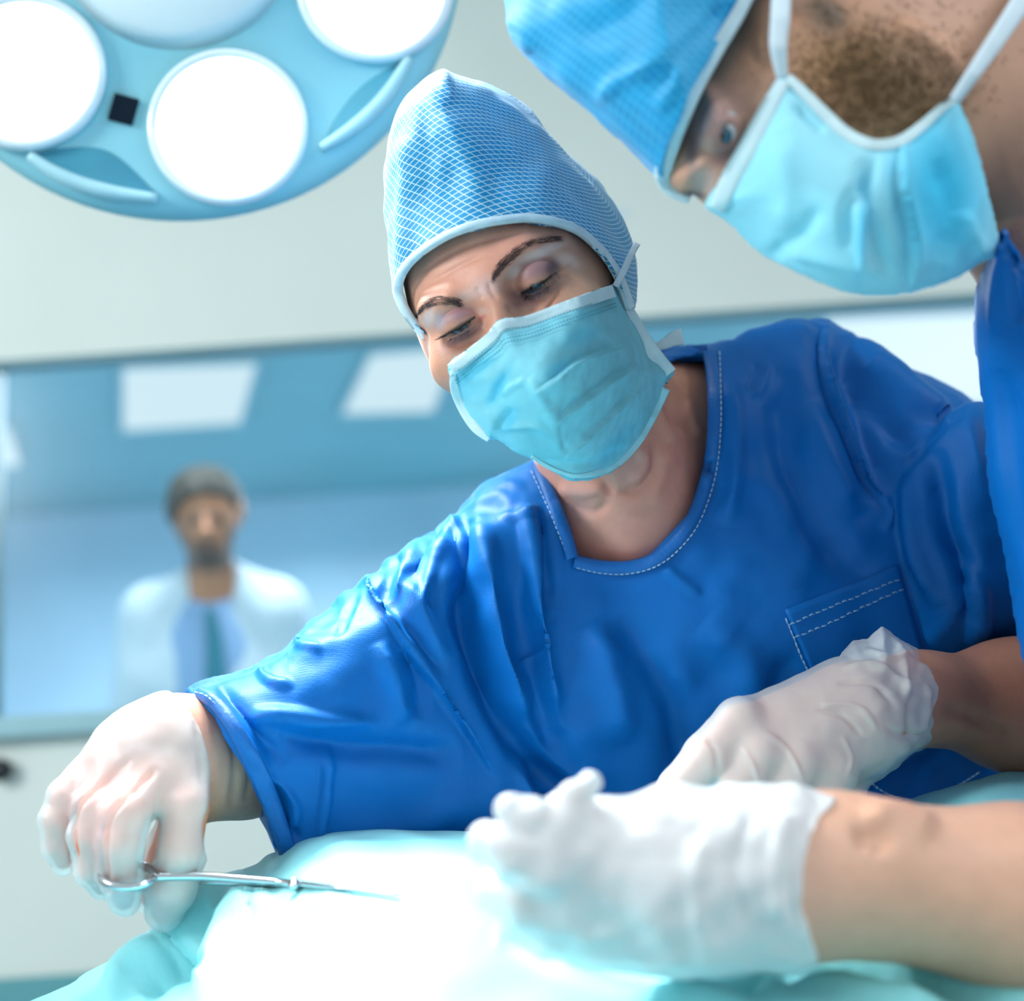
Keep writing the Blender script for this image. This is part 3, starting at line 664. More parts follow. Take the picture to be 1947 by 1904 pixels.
def lashes(pts, n, l, a0, a1, dz=.006):
    sp = catmull(pts, 8, False); L_ = []
    for i in range(n):
        t = i/(n-1)+random.gauss(0, .01); k = min(max(t, 0), 1)*(len(sp)-1); i0 = min(int(k), len(sp)-2); p = sp[i0]*(1-(k-i0))+sp[i0+1]*(k-i0); h_ = hit(BVB, *p)
        if h_ is None: continue
        a_ = math.radians(a0+(a1-a0)*t+random.gauss(0, 8)); ll = l*random.uniform(.7, 1.15); 
        L_.append((np.array([P(p[0]+math.cos(a_)*ll*q, p[1]+math.sin(a_)*ll*q-3*q*q*0, h_-.001-dz*q*(1-.3*q)) for q in (0, .35, .7, 1)]), [.00026, .0002, .00014, .00004]))
    return tubes('eyelashes', L_, M['hair'], wom, 3)
lashes([(995, 556), (1014, 547), (1034, 535), (1056, 518)], 46, 17, 130, 45); lashes([(838, 642), (856, 632), (874, 622), (895, 610)], 40, 16, 160, 110)
lashes([(1000, 564), (1020, 558), (1042, 544)], 16, 13, 115, 75, .003); lashes([(856, 645), (874, 638), (892, 628)], 12, 9, 120, 80, .003)
[tubes('eyeliner', [(np.array([P(p[0], p[1], (hit(BVB, *p) or .88)-.0006) for p in catmull(q, 6, False)]), [.0004, .0009, .0009, .0006])], M['hair'], wom, 6) for q in
      ([(990, 558), (1004, 551), (1016, 546), (1032, 537), (1050, 523)], [(838, 641), (855, 632), (872, 623), (888, 613), (903, 603)])]
# side hair by the temples
tubes('temple_hair', [(np.array([P(p[0]+random.uniform(-7, 7), p[1]+random.uniform(-3, 3), .95+random.uniform(-.004, .012)) for p in [(1160, 500), (1180, 540), (1196, 580), (1200, 600+random.uniform(-12, 15))]]), .0006) for _ in range(90)], M['hair'], wom, 3)

# cap
capP = [(840, 132), (868, 140), (905, 152), (960, 178), (1012, 212), (1048, 248), (1095, 298), (1140, 348), (1180, 405), (1205, 455), (1217, 500), (1214, 548), (1203, 590), (1150, 650), (1000, 720), (870, 690),
        (815, 646), (775, 608), (752, 570), (742, 520), (735, 450), (729, 380), (730, 310), (742, 250), (765, 195), (800, 150)]
gu = np.arange(700, 1250, 3.2); gv = np.arange(110, 740, 3.2); gd = np.arange(.84, 1.14, .004)
Cf = Field(gu, gv, gd); zcap = rbf([(840, 150, .96), (1000, 200, .99), (740, 400, .965), (1180, 420, 1.00), (980, 450, .985), (800, 640, .955), (1200, 560, .985), (1000, 700, .96)])
Cf.blob(capP, zcap, .088, .085, .085, power=2.0, k=.004)
Cf.ell((962, 466, 1.00), (.079, .094, .105), HA, .012); Cf.ell((990, 600, .968), (.077, .105, .094), HA, .02); Cf.ell((900, 320, .985), (.052, .06, .070), HA, .02); Cf.clip(capP)
faceW = [(812, 643), (780, 606), (764, 572), (760, 542), (776, 512), (804, 484), (850, 455), (905, 435), (960, 426), (1010, 424), (1060, 432), (1100, 449), (1135, 480), (1160, 512), (1180, 550), (1196, 600), (1200, 700), (1100, 900), (850, 900), (780, 720)]
Cf.cut(faceW, 1.05)
CS = Cf.nets(3)
CS.creases([([(838, 133), (850, 165), (856, 200)], 9, 3, 'ridge'), ([(760, 260), (775, 330), (765, 420), (770, 500)], 16, 3.5, 'ridge'), ([(800, 200), (812, 300), (800, 400)], 16, -3, 'ridge'),
    ([(900, 160), (960, 200), (1040, 260)], 12, 2.5, 'ridge'), ([(1010, 212), (1060, 262), (1130, 345)], 12, -2, 'ridge'), ([(1100, 440), (1160, 500), (1195, 560)], 12, -2.5, 'ridge'),
    ([(850, 200), (900, 300), (890, 400)], 26, 2.5, 'ridge'), ([(820, 260), (860, 320), (835, 380)], 20, -3, 'ridge')])
CS.rough(28, .0022, 11, octaves=2)
uvw = UV(CS.V); hc = P(962, 455, 1.0); rel = CS.V-hc; Rw = [a_[0]*CR+a_[1]*CU+a_[2]*CF for a_ in HA]
sx_, up_, fw_ = rel@Rw[0], rel@Rw[1], rel@Rw[2]; phi = np.arctan2(sx_, fw_)
net = np.stack([phi*.085, up_+.10*np.sin(phi)**2*.6, 0*phi], -1)
capo = CS.obj('surgical_cap', M['cap_net'], wom); set_color(capo.data, 'net', net); BVC = CS.bvh()
ribbon('cap_binding', [(812, 641), (779, 604), (762, 570), (757, 542), (771, 508), (802, 478), (850, 448), (905, 428), (960, 418), (1010, 415), (1062, 424), (1104, 442), (1140, 474), (1166, 508), (1186, 548), (1200, 588)], 19, M['brim'], capo, [BVC], .002, .0012, 8, filt=6)
# mask
maskP = [(854, 690), (892, 660), (929, 632), (938, 616), (953, 606), (1000, 601), (1065, 576), (1110, 560), (1153, 544), (1168, 541), (1177, 560), (1190, 590), (1218, 632), (1241, 673), (1262, 692), (1284, 709), (1270, 729), (1253, 765), (1220, 835), (1182, 882), (1147, 906), (1094, 916), (1065, 906), (1018, 876),
         (976, 859), (944, 838), (926, 838), (897, 812), (871, 762), (856, 723)]
gu = np.arange(835, 1300, 2.6); gv = np.arange(525, 930, 2.6); gd = np.arange(.79, 1.0, .0028)
Mf = Field(gu, gv, gd); _e = [(858, 697), (900, 660), (934, 634), (960, 612), (1000, 607), (1065, 582), (1110, 566), (1160, 550)]; zm = rbf([(u, v, hit(BVB, u, v, .91)-.0015) for u, v in _e]+[(1280, 712, .972), (1215, 835, .955), (1100, 912, .915), (930, 835, .895), (870, 765, .905), (1040, 720, .862)])
Mf.blob(maskP, zm, .019, .004, .030, .002, power=1.8, sm=3)
MS = Mf.nets(2)
MS.creases([([(1200, 655), (1150, 668), (1095, 688), (1056, 720), (1020, 742)], 17, 4.8, 'step'), ([(1212, 690), (1165, 720), (1123, 750), (1085, 778), (1056, 800)], 15, 4.2, 'step'), ([(1228, 712), (1190, 760), (1138, 808), (1100, 845), (1072, 872)], 14, 3.6, 'step'),
    ([(1003, 720), (1030, 755), (1053, 794), (1062, 835), (1078, 868)], 12, 3.2, 'ridge'), ([(1003, 722), (975, 735), (950, 755)], 7, 1.8, 'ridge'), ([(960, 708), (945, 740), (926, 779)], 9, -2.8, 'ridge'), ([(978, 778), (962, 795), (947, 816)], 9, -2.4, 'ridge'),
    ([(948, 815), (985, 812), (1025, 812), (1050, 830)], 8, 2.0, 'ridge'), ([(926, 779), (935, 800), (945, 815)], 6, 1.8, 'ridge'), ([(1020, 876), (1075, 885), (1130, 880), (1190, 850)], 10, -2.2, 'ridge'), ([(1005, 868), (1060, 895), (1120, 898)], 7, 1.5, 'ridge'),
    ([(1040, 750), (1048, 780)], 9, -1.5, 'ridge'), ([(1062, 800), (1066, 835), (1080, 860)], 8, -2.2, 'ridge'), ([(1100, 620), (1125, 640), (1150, 630)], 10, -1.0, 'ridge'), ([(880, 720), (900, 700), (935, 690)], 12, -1.4, 'ridge')])
MS.rough(60, .0010, 5)
uvw = UV(MS.V)
mC = paint(uvw, (126, 204, 220), [(1105, 640, 36, 18, -20, (90, 200, 230), .6), (950, 735, 12, 40, 25, (40, 180, 222), .6), (970, 800, 10, 26, 30, (40, 180, 222), .6), (910, 700, 40, 12, -35, (70, 195, 228), .7), (1170, 850, 60, 18, -50, (60, 190, 226), .5), (1060, 700, 30, 12, -30, (60, 188, 226), .5)])  # deeper cyan patches paint the shade of the folds into the cloth
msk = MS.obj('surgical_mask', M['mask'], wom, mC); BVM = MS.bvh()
tuck(body, [BVM], UV)
ribbon('mask_nose_band', [(858, 704), (895, 675), (935, 643), (946, 628), (962, 618), (1005, 612), (1068, 588), (1112, 572), (1168, 553)], 25, M['maskband'], msk, [BVM], .0014, .0010, 8, lim=.0012, filt=4)
ribbon('mask_side_band', [(1172, 548), (1196, 592), (1222, 640), (1248, 680), (1272, 712)], [16, 22, 26, 30, 34], M['maskband'], msk, [BVM], .0012, .0009, 8, lim=.0015, filt=3)
ribbon('mask_side_band', [(860, 705), (866, 745), (885, 785), (905, 815), (930, 836)], [10, 18, 20, 18, 12], M['maskband'], msk, [BVM], .0012, .0009, 8, lim=.0015, filt=3)
mlh = ribbon('mask_lower_hem', [(1264, 738), (1240, 790), (1212, 838), (1176, 878), (1142, 898), (1094, 906), (1050, 892), (1010, 868)], [22, 20, 20, 18, 14, 10, 8, 8], M['mask'], msk, [BVM], .0004, .0007, 8)
set_color(mlh.data, 'tint', np.tile(np.array(lin((165, 226, 238))), (len(mlh.data.vertices), 1)))
M['teal_thread'] = mat('teal_thread', (60, 160, 180), .7)
for q in ([(858, 716), (898, 684), (940, 650), (952, 633), (968, 625), (1008, 620), (1070, 597), (1114, 582), (1168, 562)], [(866, 724), (905, 692), (946, 660), (960, 645), (1010, 634), (1072, 611), (1116, 596), (1172, 576)], [(868, 730), (908, 698), (950, 666), (962, 652), (1012, 640), (1074, 617), (1118, 602), (1174, 582)]):
    stitches('mask_seam', q, M['teal_thread'], msk, [BVM, ], 3.4, 2.6, .00034, .0034)
ribbon('mask_tie', [(1170, 545), (1186, 515), (1200, 484), (1212, 462)], 13, M['strap'], msk, None, z=[.926, .925, .935, .955], thick=.0006)
ribbon('mask_tie', [(1218, 624), (1226, 640), (1234, 662), (1244, 684)], 15, M['strap'], msk, None, z=[.99, .985, .98, .972], thick=.001)
ribbon('mask_tie', [(1236, 664), (1262, 655), (1280, 645), (1298, 640)], [10, 20, 28, 34], M['maskband'], msk, None, z=[.99, .995, 1.0, 1.005], thick=.001)

# scrub top
scP = [(1010, 880), (960, 902), (915, 925), (885, 955), (860, 985), (830, 1005), (790, 1035), (740, 1065), (690, 1098), (640, 1140), (590, 1175), (560, 1200), (530, 1235), (490, 1258), (440, 1280), (395, 1296), (360, 1312), (315, 1338), (290, 1400), (310, 1480), (350, 1560), (400, 1640),
       (460, 1700), (540, 1740), (640, 1770), (900, 1800), (1500, 1820), (2050, 1800), (2150, 1500), (2100, 1000), (2000, 860), (1850, 765), (1780, 725), (1700, 678), (1640, 640), (1585, 616), (1560, 612), (1500, 618), (1440, 640), (1400, 650), (1340, 657), (1290, 660), (1250, 668), (1200, 700), (1120, 800)]
gu = cat(np.arange(280, 1000, 4), np.arange(1000, 2200, 4.6)); gv = np.arange(590, 1850, 4.6); gd = np.arange(.84, 1.32, .006)
Sf = Field(gu, gv, gd); zs_ = rbf([(400, 1400, .945), (600, 1300, .97), (850, 1050, 1.03), (1000, 900, 1.06), (1300, 680, 1.09), (1600, 640, 1.12), (1900, 900, 1.11), (2100, 1400, 1.11), (1300, 1200, 1.055), (1150, 1100, 1.06), (900, 1500, 1.015), (1500, 1000, 1.065), (550, 1600, .97), (1400, 1750, 1.10), (500, 1500, .955)])
Sf.blob(scP, zs_, .070, .10, .055, power=2.0, k=.01, sm=3)
# left sleeve as its own bulge
Sf.blob([(1850, 765), (1760, 840), (1712, 905), (1700, 980), (1712, 1080), (1742, 1180), (1768, 1232), (1850, 1236), (1935, 1216), (2060, 1200), (2120, 1000), (2000, 850)], 1.035, .062, .08, .07, k=.018)
neckW = [(1262, 690), (1300, 680), (1340, 680), (1350, 720), (1352, 800), (1345, 870), (1330, 930), (1305, 990), (1268, 1032), (1235, 1058), (1190, 1070), (1140, 1068), (1096, 1056), (1086, 1020), (1070, 975), (1050, 925), (1036, 890), (1010, 840), (1100, 700), (1200, 680)]
Sf.cut(neckW, 1.13, 4)
Sf.cut([(350, 1300), (362, 1322), (400, 1352), (436, 1405), (466, 1465), (496, 1535), (528, 1632), (560, 1720), (600, 1840), (100, 1840), (100, 1200), (330, 1260)], 3.0, 3)
SS = Sf.nets(2)
SF = [([(870, 960), (850, 1020), (822, 1085), (800, 1160)], 9, 4, 'ridge'), ([(835, 990), (815, 1040), (780, 1100)], 8, -4, 'ridge'), ([(800, 1020), (770, 1080), (745, 1140)], 8, 4, 'ridge'), ([(765, 1045), (735, 1100), (715, 1150)], 8, -3.5, 'ridge'), ([(700, 1090), (705, 1125), (730, 1160)], 7, 4, 'ridge'), ([(680, 1100), (660, 1150), (640, 1210)], 9, -3, 'ridge'),  # folds read off the photograph
    ([(880, 985), (888, 1100), (905, 1230), (960, 1370), (1040, 1480), (1120, 1560)], 22, -13, 'ridge'), ([(915, 1000), (925, 1120), (955, 1250), (1010, 1370)], 22, 7, 'ridge'),
    ([(1003, 960), (1010, 1050), (1020, 1150), (1040, 1260), (1062, 1400)], 16, 6, 'ridge'), ([(1025, 960), (1035, 1060), (1045, 1160)], 14, -6, 'ridge'), ([(975, 1100), (1010, 1250), (1050, 1400), (1100, 1480)], 24, -5, 'ridge'),
    ([(695, 1115), (740, 1180), (800, 1270), (870, 1370), (940, 1480)], 20, 8, 'step'), ([(720, 1110), (780, 1200), (850, 1290)], 14, -6, 'ridge'),
    ([(860, 985), (870, 1000), (882, 1060)], 9, 6, 'ridge'), 
    
    ([(560, 1200), (572, 1225), (615, 1232)], 8, 2.5, 'ridge'), ([(492, 1262), (500, 1285), (525, 1302), (560, 1306)], 7, 3, 'ridge'), 
    ([(410, 1300), (450, 1350), (490, 1400), (550, 1450)], 14, -4, 'ridge'), ([(385, 1305), (425, 1350), (470, 1415), (520, 1480)], 14, 5, 'ridge'), ([(370, 1318), (395, 1330), (412, 1345)], 6, 3, 'ridge'),
    ([(480, 1362), (560, 1368), (650, 1374), (720, 1372)], 16, 4, 'ridge'), ([(530, 1400), (640, 1420), (760, 1425), (880, 1440)], 26, -5, 'ridge'), ([(622, 1410), (622, 1470), (612, 1560), (600, 1610)], 10, 4, 'ridge'), ([(520, 1480), (545, 1560), (570, 1600)], 12, -5, 'ridge'), ([(500, 1470), (560, 1530), (545, 1600)], 9, 4, 'ridge'),
    ([(720, 1220), (750, 1300), (770, 1380)], 18, 3.5, 'ridge'), ([(770, 1230), (800, 1310), (800, 1370)], 16, -3, 'ridge'), ([(760, 1100), (810, 1170), (840, 1260)], 18, 3, 'ridge'),
    ([(1010, 1215), (1035, 1205), (1060, 1180)], 6, 2.4, 'ridge'), ([(985, 1270), (1020, 1240), (1045, 1215)], 7, 2.2, 'ridge'), ([(950, 975), (985, 985), (1030, 970)], 9, 3, 'ridge'), 
    ([(1262, 1080), (1300, 1110), (1335, 1130)], 9, 3, 'ridge'), ([(1180, 1170), (1260, 1300), (1290, 1420), (1290, 1520)], 30, -5, 'ridge'), ([(1120, 1180), (1170, 1300), (1190, 1420)], 30, 4, 'ridge'),
    ([(1572, 616), (1560, 660), (1580, 740), (1610, 820), (1650, 900), (1690, 970)], 22, 13, 'step'), ([(1600, 640), (1630, 740), (1660, 840), (1690, 940)], 30, -10, 'ridge'), ([(1500, 700), (1490, 800), (1520, 920), (1600, 1060), (1660, 1100)], 34, -6, 'ridge'), ([(1540, 760), (1580, 880), (1640, 980)], 26, 4, 'ridge'),
    ([(1465, 690), (1455, 720), (1440, 748), (1430, 755)], 7, 3.5, 'ridge'), ([(1440, 690), (1430, 720), (1425, 745)], 9, -3, 'ridge'), ([(1400, 665), (1480, 640), (1560, 640)], 22, 3, 'ridge'),
    ([(1620, 655), (1700, 720), (1780, 780), (1820, 800)], 24, 7, 'ridge'), ([(1640, 700), (1700, 800), (1740, 850)], 26, -7, 'ridge'),
    ([(1850, 768), (1790, 820), (1740, 868), (1716, 910)], 5, -2.5, 'ridge'), ([(1716, 910), (1728, 980), (1745, 1060), (1790, 1150)], 14, 6, 'ridge'), ([(1770, 850), (1790, 980), (1830, 1080), (1840, 1180)], 22, -7, 'ridge'), ([(1820, 1060), (1860, 1130), (1850, 1220)], 14, 6, 'ridge'),
    ([(1700, 960), (1690, 1000), (1680, 985)], 8, 3, 'ridge'), ([(1340, 1180), (1420, 1260), (1440, 1400)], 40, 4, 'ridge'), ([(1500, 1240), (1480, 1320), (1500, 1400)], 24, -3, 'ridge'), ([(930, 1300), (1000, 1450), (1010, 1560)], 20, 4, 'ridge'), ([(1380, 700), (1400, 860), (1380, 1000)], 22, 4, 'ridge')]
SS.creases([(a, b*(1.15 if d == 'step' else 1), c*(.8 if d == 'step' else (2.0 if b >= 16 else 1.1)), d) for a, b, c, d in SF]); SS.relax(3)
SS.rough(11, .0055, 21, octaves=3); q = UV(SS.V); wq = np.exp(-(seg_dist(q[:, 0], q[:, 1], np.array([(520, 1240.), (690, 1110), (880, 985), (960, 930)]), False)[0]/55)**2); SS.rough(38, .0042, 5, (1, .6, 1), 2, wq)
scrub = SS.obj('scrub_top', M['scrub'], wom); BVS = SS.bvh()
hemIn = [(1262, 676), (1300, 670), (1345, 668)]
ribbon('collar_hem', [(1236, 690), (1270, 680), (1305, 674), (1345, 670)], 32, M['scrub_hem'], scrub, None, z=[1.07, 1.08, 1.08, 1.06], thick=.002)
ribbon('neck_hem', [(1348, 664), (1356, 720), (1358, 800), (1352, 872), (1337, 935), (1312, 996), (1274, 1042), (1238, 1068), (1190, 1080), (1140, 1078), (1092, 1068)], 27, M['scrub_hem'], scrub, [BVS], .0015, .0022, 8)
ribbon('neck_hem', [(1020, 880), (1032, 905), (1048, 945), (1064, 985), (1078, 1025), (1088, 1062)], 26, M['scrub_hem'], scrub, [BVS], .0015, .0022, 8)
stitches('neck_stitching', [(1368, 668), (1370, 720), (1371, 800), (1365, 878), (1350, 942), (1324, 1004), (1284, 1052), (1242, 1080), (1190, 1092), (1140, 1090), (1096, 1080)], M['thread'], scrub, [BVS], 7, 3.5, .00042, .0035)
stitches('neck_stitching', [(1010, 895), (1028, 935), (1046, 975), (1064, 1020), (1078, 1055)], M['thread'], scrub, [BVS], 7, 3.5, .00034, .0035)
ribbon('sleeve_hem', [(372, 1316), (412, 1340), (450, 1392), (482, 1450), (512, 1515), (538, 1590), (552, 1640)], [20, 30, 34, 36, 36, 34, 30], M['scrub_hem'], scrub, [BVS], .0015, .002, 8)
stitches('sleeve_stitching', [(370, 1316), (390, 1322), (412, 1340)], M['thread'], scrub, [BVS], 7, 3, .0004, .004)
# chest pocket
def patch(name, corners, nx, ny, m, parent, bvhs, off):
    V = []; c = [np.array(x, float) for x in corners]
    for j in range(ny+1):
        for i in range(nx+1):
            s_, t_ = i/nx, j/ny; q = (c[0]*(1-s_)+c[1]*s_)*(1-t_)+(c[3]*(1-s_)+c[2]*s_)*t_; V.append(q)
    V = np.array(V); D = np.array(depths(bvhs, V)).reshape(ny+1, nx+1)
    for _ in range(6): D[1:-1, 1:-1] = .25*(D[:-2, 1:-1]+D[2:, 1:-1]+D[1:-1, :-2]+D[1:-1, 2:])
    D = D.ravel()-off; F = []; k = nx+1; n0 = len(V)
    for j in range(ny):
        for i in range(nx): a = j*k+i; F.append((a, a+k, a+k+1, a+1)); F.append((n0+a, n0+a+1, n0+a+k+1, n0+a+k))
    edge = [i for i in range(k)]+[j*k+nx for j in range(1, ny+1)]+[ny*k+i for i in range(nx-1, -1, -1)]+[j*k for j in range(ny-1, 0, -1)]
    for a, b in zip(edge, edge[1:]+edge[:1]): F.append((a, b, n0+b, n0+a))
    return link(name, mesh(name, np.r_[P(V[:, 0], V[:, 1], D), P(V[:, 0], V[:, 1], D+.003)], F), m, parent)
pk = patch('pocket', [(1492, 1160), (1708, 1074), (1800, 1400), (1640, 1500)], 24, 24, M['scrub'], scrub, [BVS], .0025); BVP = BVHTree.FromPolygons([v.co[:] for v in pk.data.vertices], [p.vertices[:] for p in pk.data.polygons])
stitches('pocket_stitching', [(1502, 1188), (1560, 1162), (1640, 1130), (1718, 1098)], M['thread'], pk, [BVP, BVS], 10, 3.5, .0003, .001, 3)
stitches('pocket_stitching', [(1512, 1212), (1570, 1188), (1650, 1150), (1726, 1116)], M['thread'], pk, [BVP, BVS], 10, 3.5, .0003, .001, 3)
stitches('pocket_stitching', [(1494, 1176), (1508, 1210), (1524, 1250), (1540, 1285)], M['thread'], pk, [BVP, BVS], 10, 2.5, .00034, .001, 2)
stitches('pocket_stitching', [(1632, 1460), (1670, 1500), (1720, 1520), (1770, 1515)], M['thread'], pk, [BVS], 8, 2, .0003, .003)
stitches('pocket_stitching', [(1775, 1512), (1820, 1495), (1868, 1465)], M['thread'], pk, [BVS], 8, 2, .0003, .003)

# gloves
def glove(name, H, bounds, cuff, m, parent, grow=.0016, creases=(), step=3.2, rough=(70, .0012), cuffz=(.93, .04, .04, .03)):
    G = Field(np.arange(bounds[0], bounds[1], step), np.arange(bounds[2], bounds[3], step), np.arange(bounds[4], bounds[5], .003))
    H2 = [[tuple(q) for q in H[0]]]+H[1:]; hand(G, H2, grow)
    if cuff: G.blob(cuff, cuffz[0], cuffz[1], cuffz[2], cuffz[3], k=.01, sm=2)
    return G
Ga = glove('g', HAND_A, (50, 430, 1300, 1790, .80, .98), None, None, None)
Ga.cut([(326, 1300), (352, 1338), (378, 1380), (392, 1420), (402, 1470), (396, 1520), (385, 1580), (400, 1640), (460, 1640), (480, 1290)], 2.0, 3)
GaS = Ga.nets(2); GaS.creases([([(250, 1440), (215, 1475), (190, 1500)], 7, -2.5, 'ridge'), ([(300, 1460), (270, 1490), (250, 1515)], 7, -2.5, 'ridge'), ([(200, 1488), (152, 1530), (138, 1590), (146, 1665)], 6, -4.5, 'ridge'), ([(262, 1495), (212, 1550), (200, 1620), (208, 1700)], 6, -4.5, 'ridge'), ([(310, 1500), (296, 1560), (290, 1640)], 6, -4, 'ridge'), ([(370, 1370), (380, 1430), (385, 1500)], 6, -2, 'ridge')]); GaS.rough(45, .0010, 9)
GaS.obj('glove', M['glove'], wom)['label'] = 'glove of the hand hanging over the instrument'
Gb = glove('g', HAND_B, (1220, 1820, 1170, 1620, .80, 1.02), [(1600, 1242), (1650, 1216), (1678, 1189), (1712, 1215), (1742, 1237), (1772, 1280), (1788, 1312), (1797, 1326), (1790, 1345), (1792, 1372), (1775, 1405), (1745, 1430), (1712, 1426), (1680, 1424), (1640, 1400)], None, None, cuffz=(.93, .045, .045, .03))
Gb.cut([(1678, 1180), (1742, 1232), (1775, 1280), (1799, 1326), (1792, 1372), (1775, 1408), (1745, 1434), (1900, 1440), (1900, 1180)], 2.0, 1)
GbS = Gb.nets(2); GbS.creases([([(1750, 1245), (1735, 1300), (1730, 1370), (1740, 1425)], 9, -2, 'ridge'), ([(1700, 1210), (1720, 1270), (1725, 1340)], 7, 3, 'ridge'), ([(1600, 1270), (1660, 1265), (1710, 1290), (1735, 1330)], 6, 2.6, 'ridge'), ([(1590, 1300), (1660, 1300), (1700, 1340)], 6, -2.4, 'ridge'), ([(1560, 1340), (1630, 1345), (1670, 1390)], 5, 2, 'ridge'),
    ([(1550, 1350), (1600, 1360), (1640, 1400)], 5, -2, 'ridge'), ([(1600, 1400), (1620, 1440), (1610, 1480)], 5, 1.5, 'ridge'), ([(1450, 1390), (1500, 1430), (1530, 1490)], 5, 1.8, 'ridge'), ([(1410, 1420), (1430, 1450), (1445, 1500)], 5, 1.6, 'ridge'), ([(1340, 1405), (1360, 1425), (1365, 1470)], 6, -2, 'ridge'),
    ([(1640, 1235), (1690, 1250), (1730, 1245)], 6, 3, 'ridge'), ([(1760, 1300), (1765, 1350), (1750, 1400)], 6, 3, 'ridge'), ([(1680, 1380), (1720, 1400), (1770, 1390)], 7, -3, 'ridge')]); q = UV(GbS.V); GbS.rough(55, .0018, 4, octaves=2, mask=np.clip((q[:, 0]-1560)/140, .15, 1))
GbS.obj('glove', M['glove'], wom)['label'] = 'translucent glove with crumpled cuff'

# ================================================================ forceps held in the gloved hand
fc = empty('surgical_forceps', P(560, 1682, .84).tolist(), 'slim steel surgical instrument with finger ring held by the left gloved hand above the drape', 'forceps')
def circ(u, v, d, ru, rv, tilt):
    c = P(u, v, d); a_ = cdir(1, -.08, -.1); b_ = cdir(.02, .25, .97); return np.array([c+ru*math.cos(t)*a_+rv*math.sin(t)*b_ for t in np.linspace(0, 2*math.pi, 33)])
tubes('finger_ring', [(circ(243, 1665, .842, .0165, .0135, 0), .0026)], M['metal'], fc, 10)
tubes('thumb_ring', [(circ(262, 1672, .885, .0150, .0135, 0), .0024)], M['metal'], fc, 10)
def over(pts, gap): return np.array([P(u, v, min(d, (hit(DB, u, v) or 9)-gap)) for u, v, d in catmull(pts, 5, False)])
tubes('shank', [(over([(292, 1668, .842), (380, 1667, .846), (470, 1673, .842), (560, 1680, .832), (660, 1690, .81), (760, 1702, .79)], .006), [.0028, .0028, .0026, .002, .0012, .0006])], M['metal'], fc, 8)
tubes('shank', [(over([(300, 1673, .88), (380, 1675, .865), (470, 1679, .85), (560, 1682, .833), (660, 1691, .812), (758, 1703, .792)], .004), [.003, .0028, .0026, .002, .0011, .0005])], M['metal'], fc, 8)
lathe('pivot_screw', [(.0, .0), (.0035, .0), (.0035, .004), (.0, .0048)], P(560, 1682, min(.83, hit(DB, 560, 1682)-.008)), cdir(0, .4, -1), M['metal'], fc, 16)

# ================================================================ man on the right
man = empty('person', P(2300, 1200, .95).tolist(), 'bearded person in bright blue cap and pale mask bending in close at the top right', 'person')
gu = cat(np.arange(880, 1230, 10), np.arange(1230, 1960, 5), np.arange(1960, 2750, 14)); gv = cat(np.arange(-420, -20, 12), np.arange(-20, 560, 5), np.arange(560, 1960, 10)); gd = np.arange(.54, 1.12, .006)
Nf = Field(gu, gv, gd)
faceP = [(1298, 372), (1322, 374), (1350, 402), (1480, 480), (1650, 520), (1780, 500), (1860, 430), (2000, 380), (2150, 200), (2150, -200), (1900, -380), (1500, -400), (1380, -200), (1330, 40), (1290, 200), (1268, 330)]
zf = rbf([(1300, 370, .785), (1700, 500, .80), (1900, 400, .82), (1400, 100, .80), (1700, 100, .80), (1500, -300, .83), (2100, 0, .85)])
Nf.blob(faceP, zf, .075, .09, .10, power=1.9, k=.01, sm=3)
Nf.cone((1930, 150, .84), (2200, 560, .87), .062, .066, .03); Nf.cone((1900, 330, .83), (2100, 620, .86), .045, .05, .03)
Nf.ell((2380, 1000, .86), (.10, .22, .08), None, .05); Nf.cone((2300, 700, .88), (2600, 800, .88), .065, .06, .04); Nf.cone((2600, 800, .88), (2560, 1500, .80), .052, .05, .03)
Nf.cone((2560, 1600, .80), (2300, 1755, .76), .05, .050, .03); Nf.cone((2560, 1480, .80), (2540, 1620, .79), .05, .05, .03); Nf.cone((2300, 1755, .76), (1947, 1712, .71), .050, .0455, .02); Nf.cone((1947, 1712, .71), (1600, 1663, .69), .0455, .037, .02)
HAND_C = [[(1600, 1660, .69, 142), (1480, 1668, .685, 148), (1300, 1672, .675, 150), (1150, 1660, .665, 120)],
          [(1170, 1620, .67, 80), (1100, 1580, .655, 52), (1075, 1552, .65, 38), (1098, 1515, .652, 28), (1118, 1490, .655, 19)],
          [(1120, 1640, .66, 78), (1045, 1600, .645, 50), (1000, 1560, .64, 35), (975, 1540, .64, 22)],
          [(1130, 1680, .66, 80), (1040, 1650, .64, 52), (975, 1625, .635, 42), (930, 1605, .64, 30)],
          [(1150, 1730, .665, 78), (1060, 1725, .648, 50), (990, 1715, .645, 42), (945, 1695, .65, 32)],
          [(1210, 1770, .672, 70), (1120, 1785, .66, 46), (1040, 1775, .655, 38), (985, 1755, .657, 30)]]
hand(Nf, HAND_C, -.003)
EU, EV = 1376, 250; ze = Nf.depth(EU, EV); Nf.ell((EU, EV+8, ze-.004), (.019, .021, .010), None, .008, True)
zE = ze+.007; Nf.ell((EU-2, EV, zE), (.0125, .0135, .0125), None, .003); Nf.ell((EU+4, EV+6, zE-.0125), (.0075, .0075, .006), None, .0015, True)
NS = Nf.nets(2)
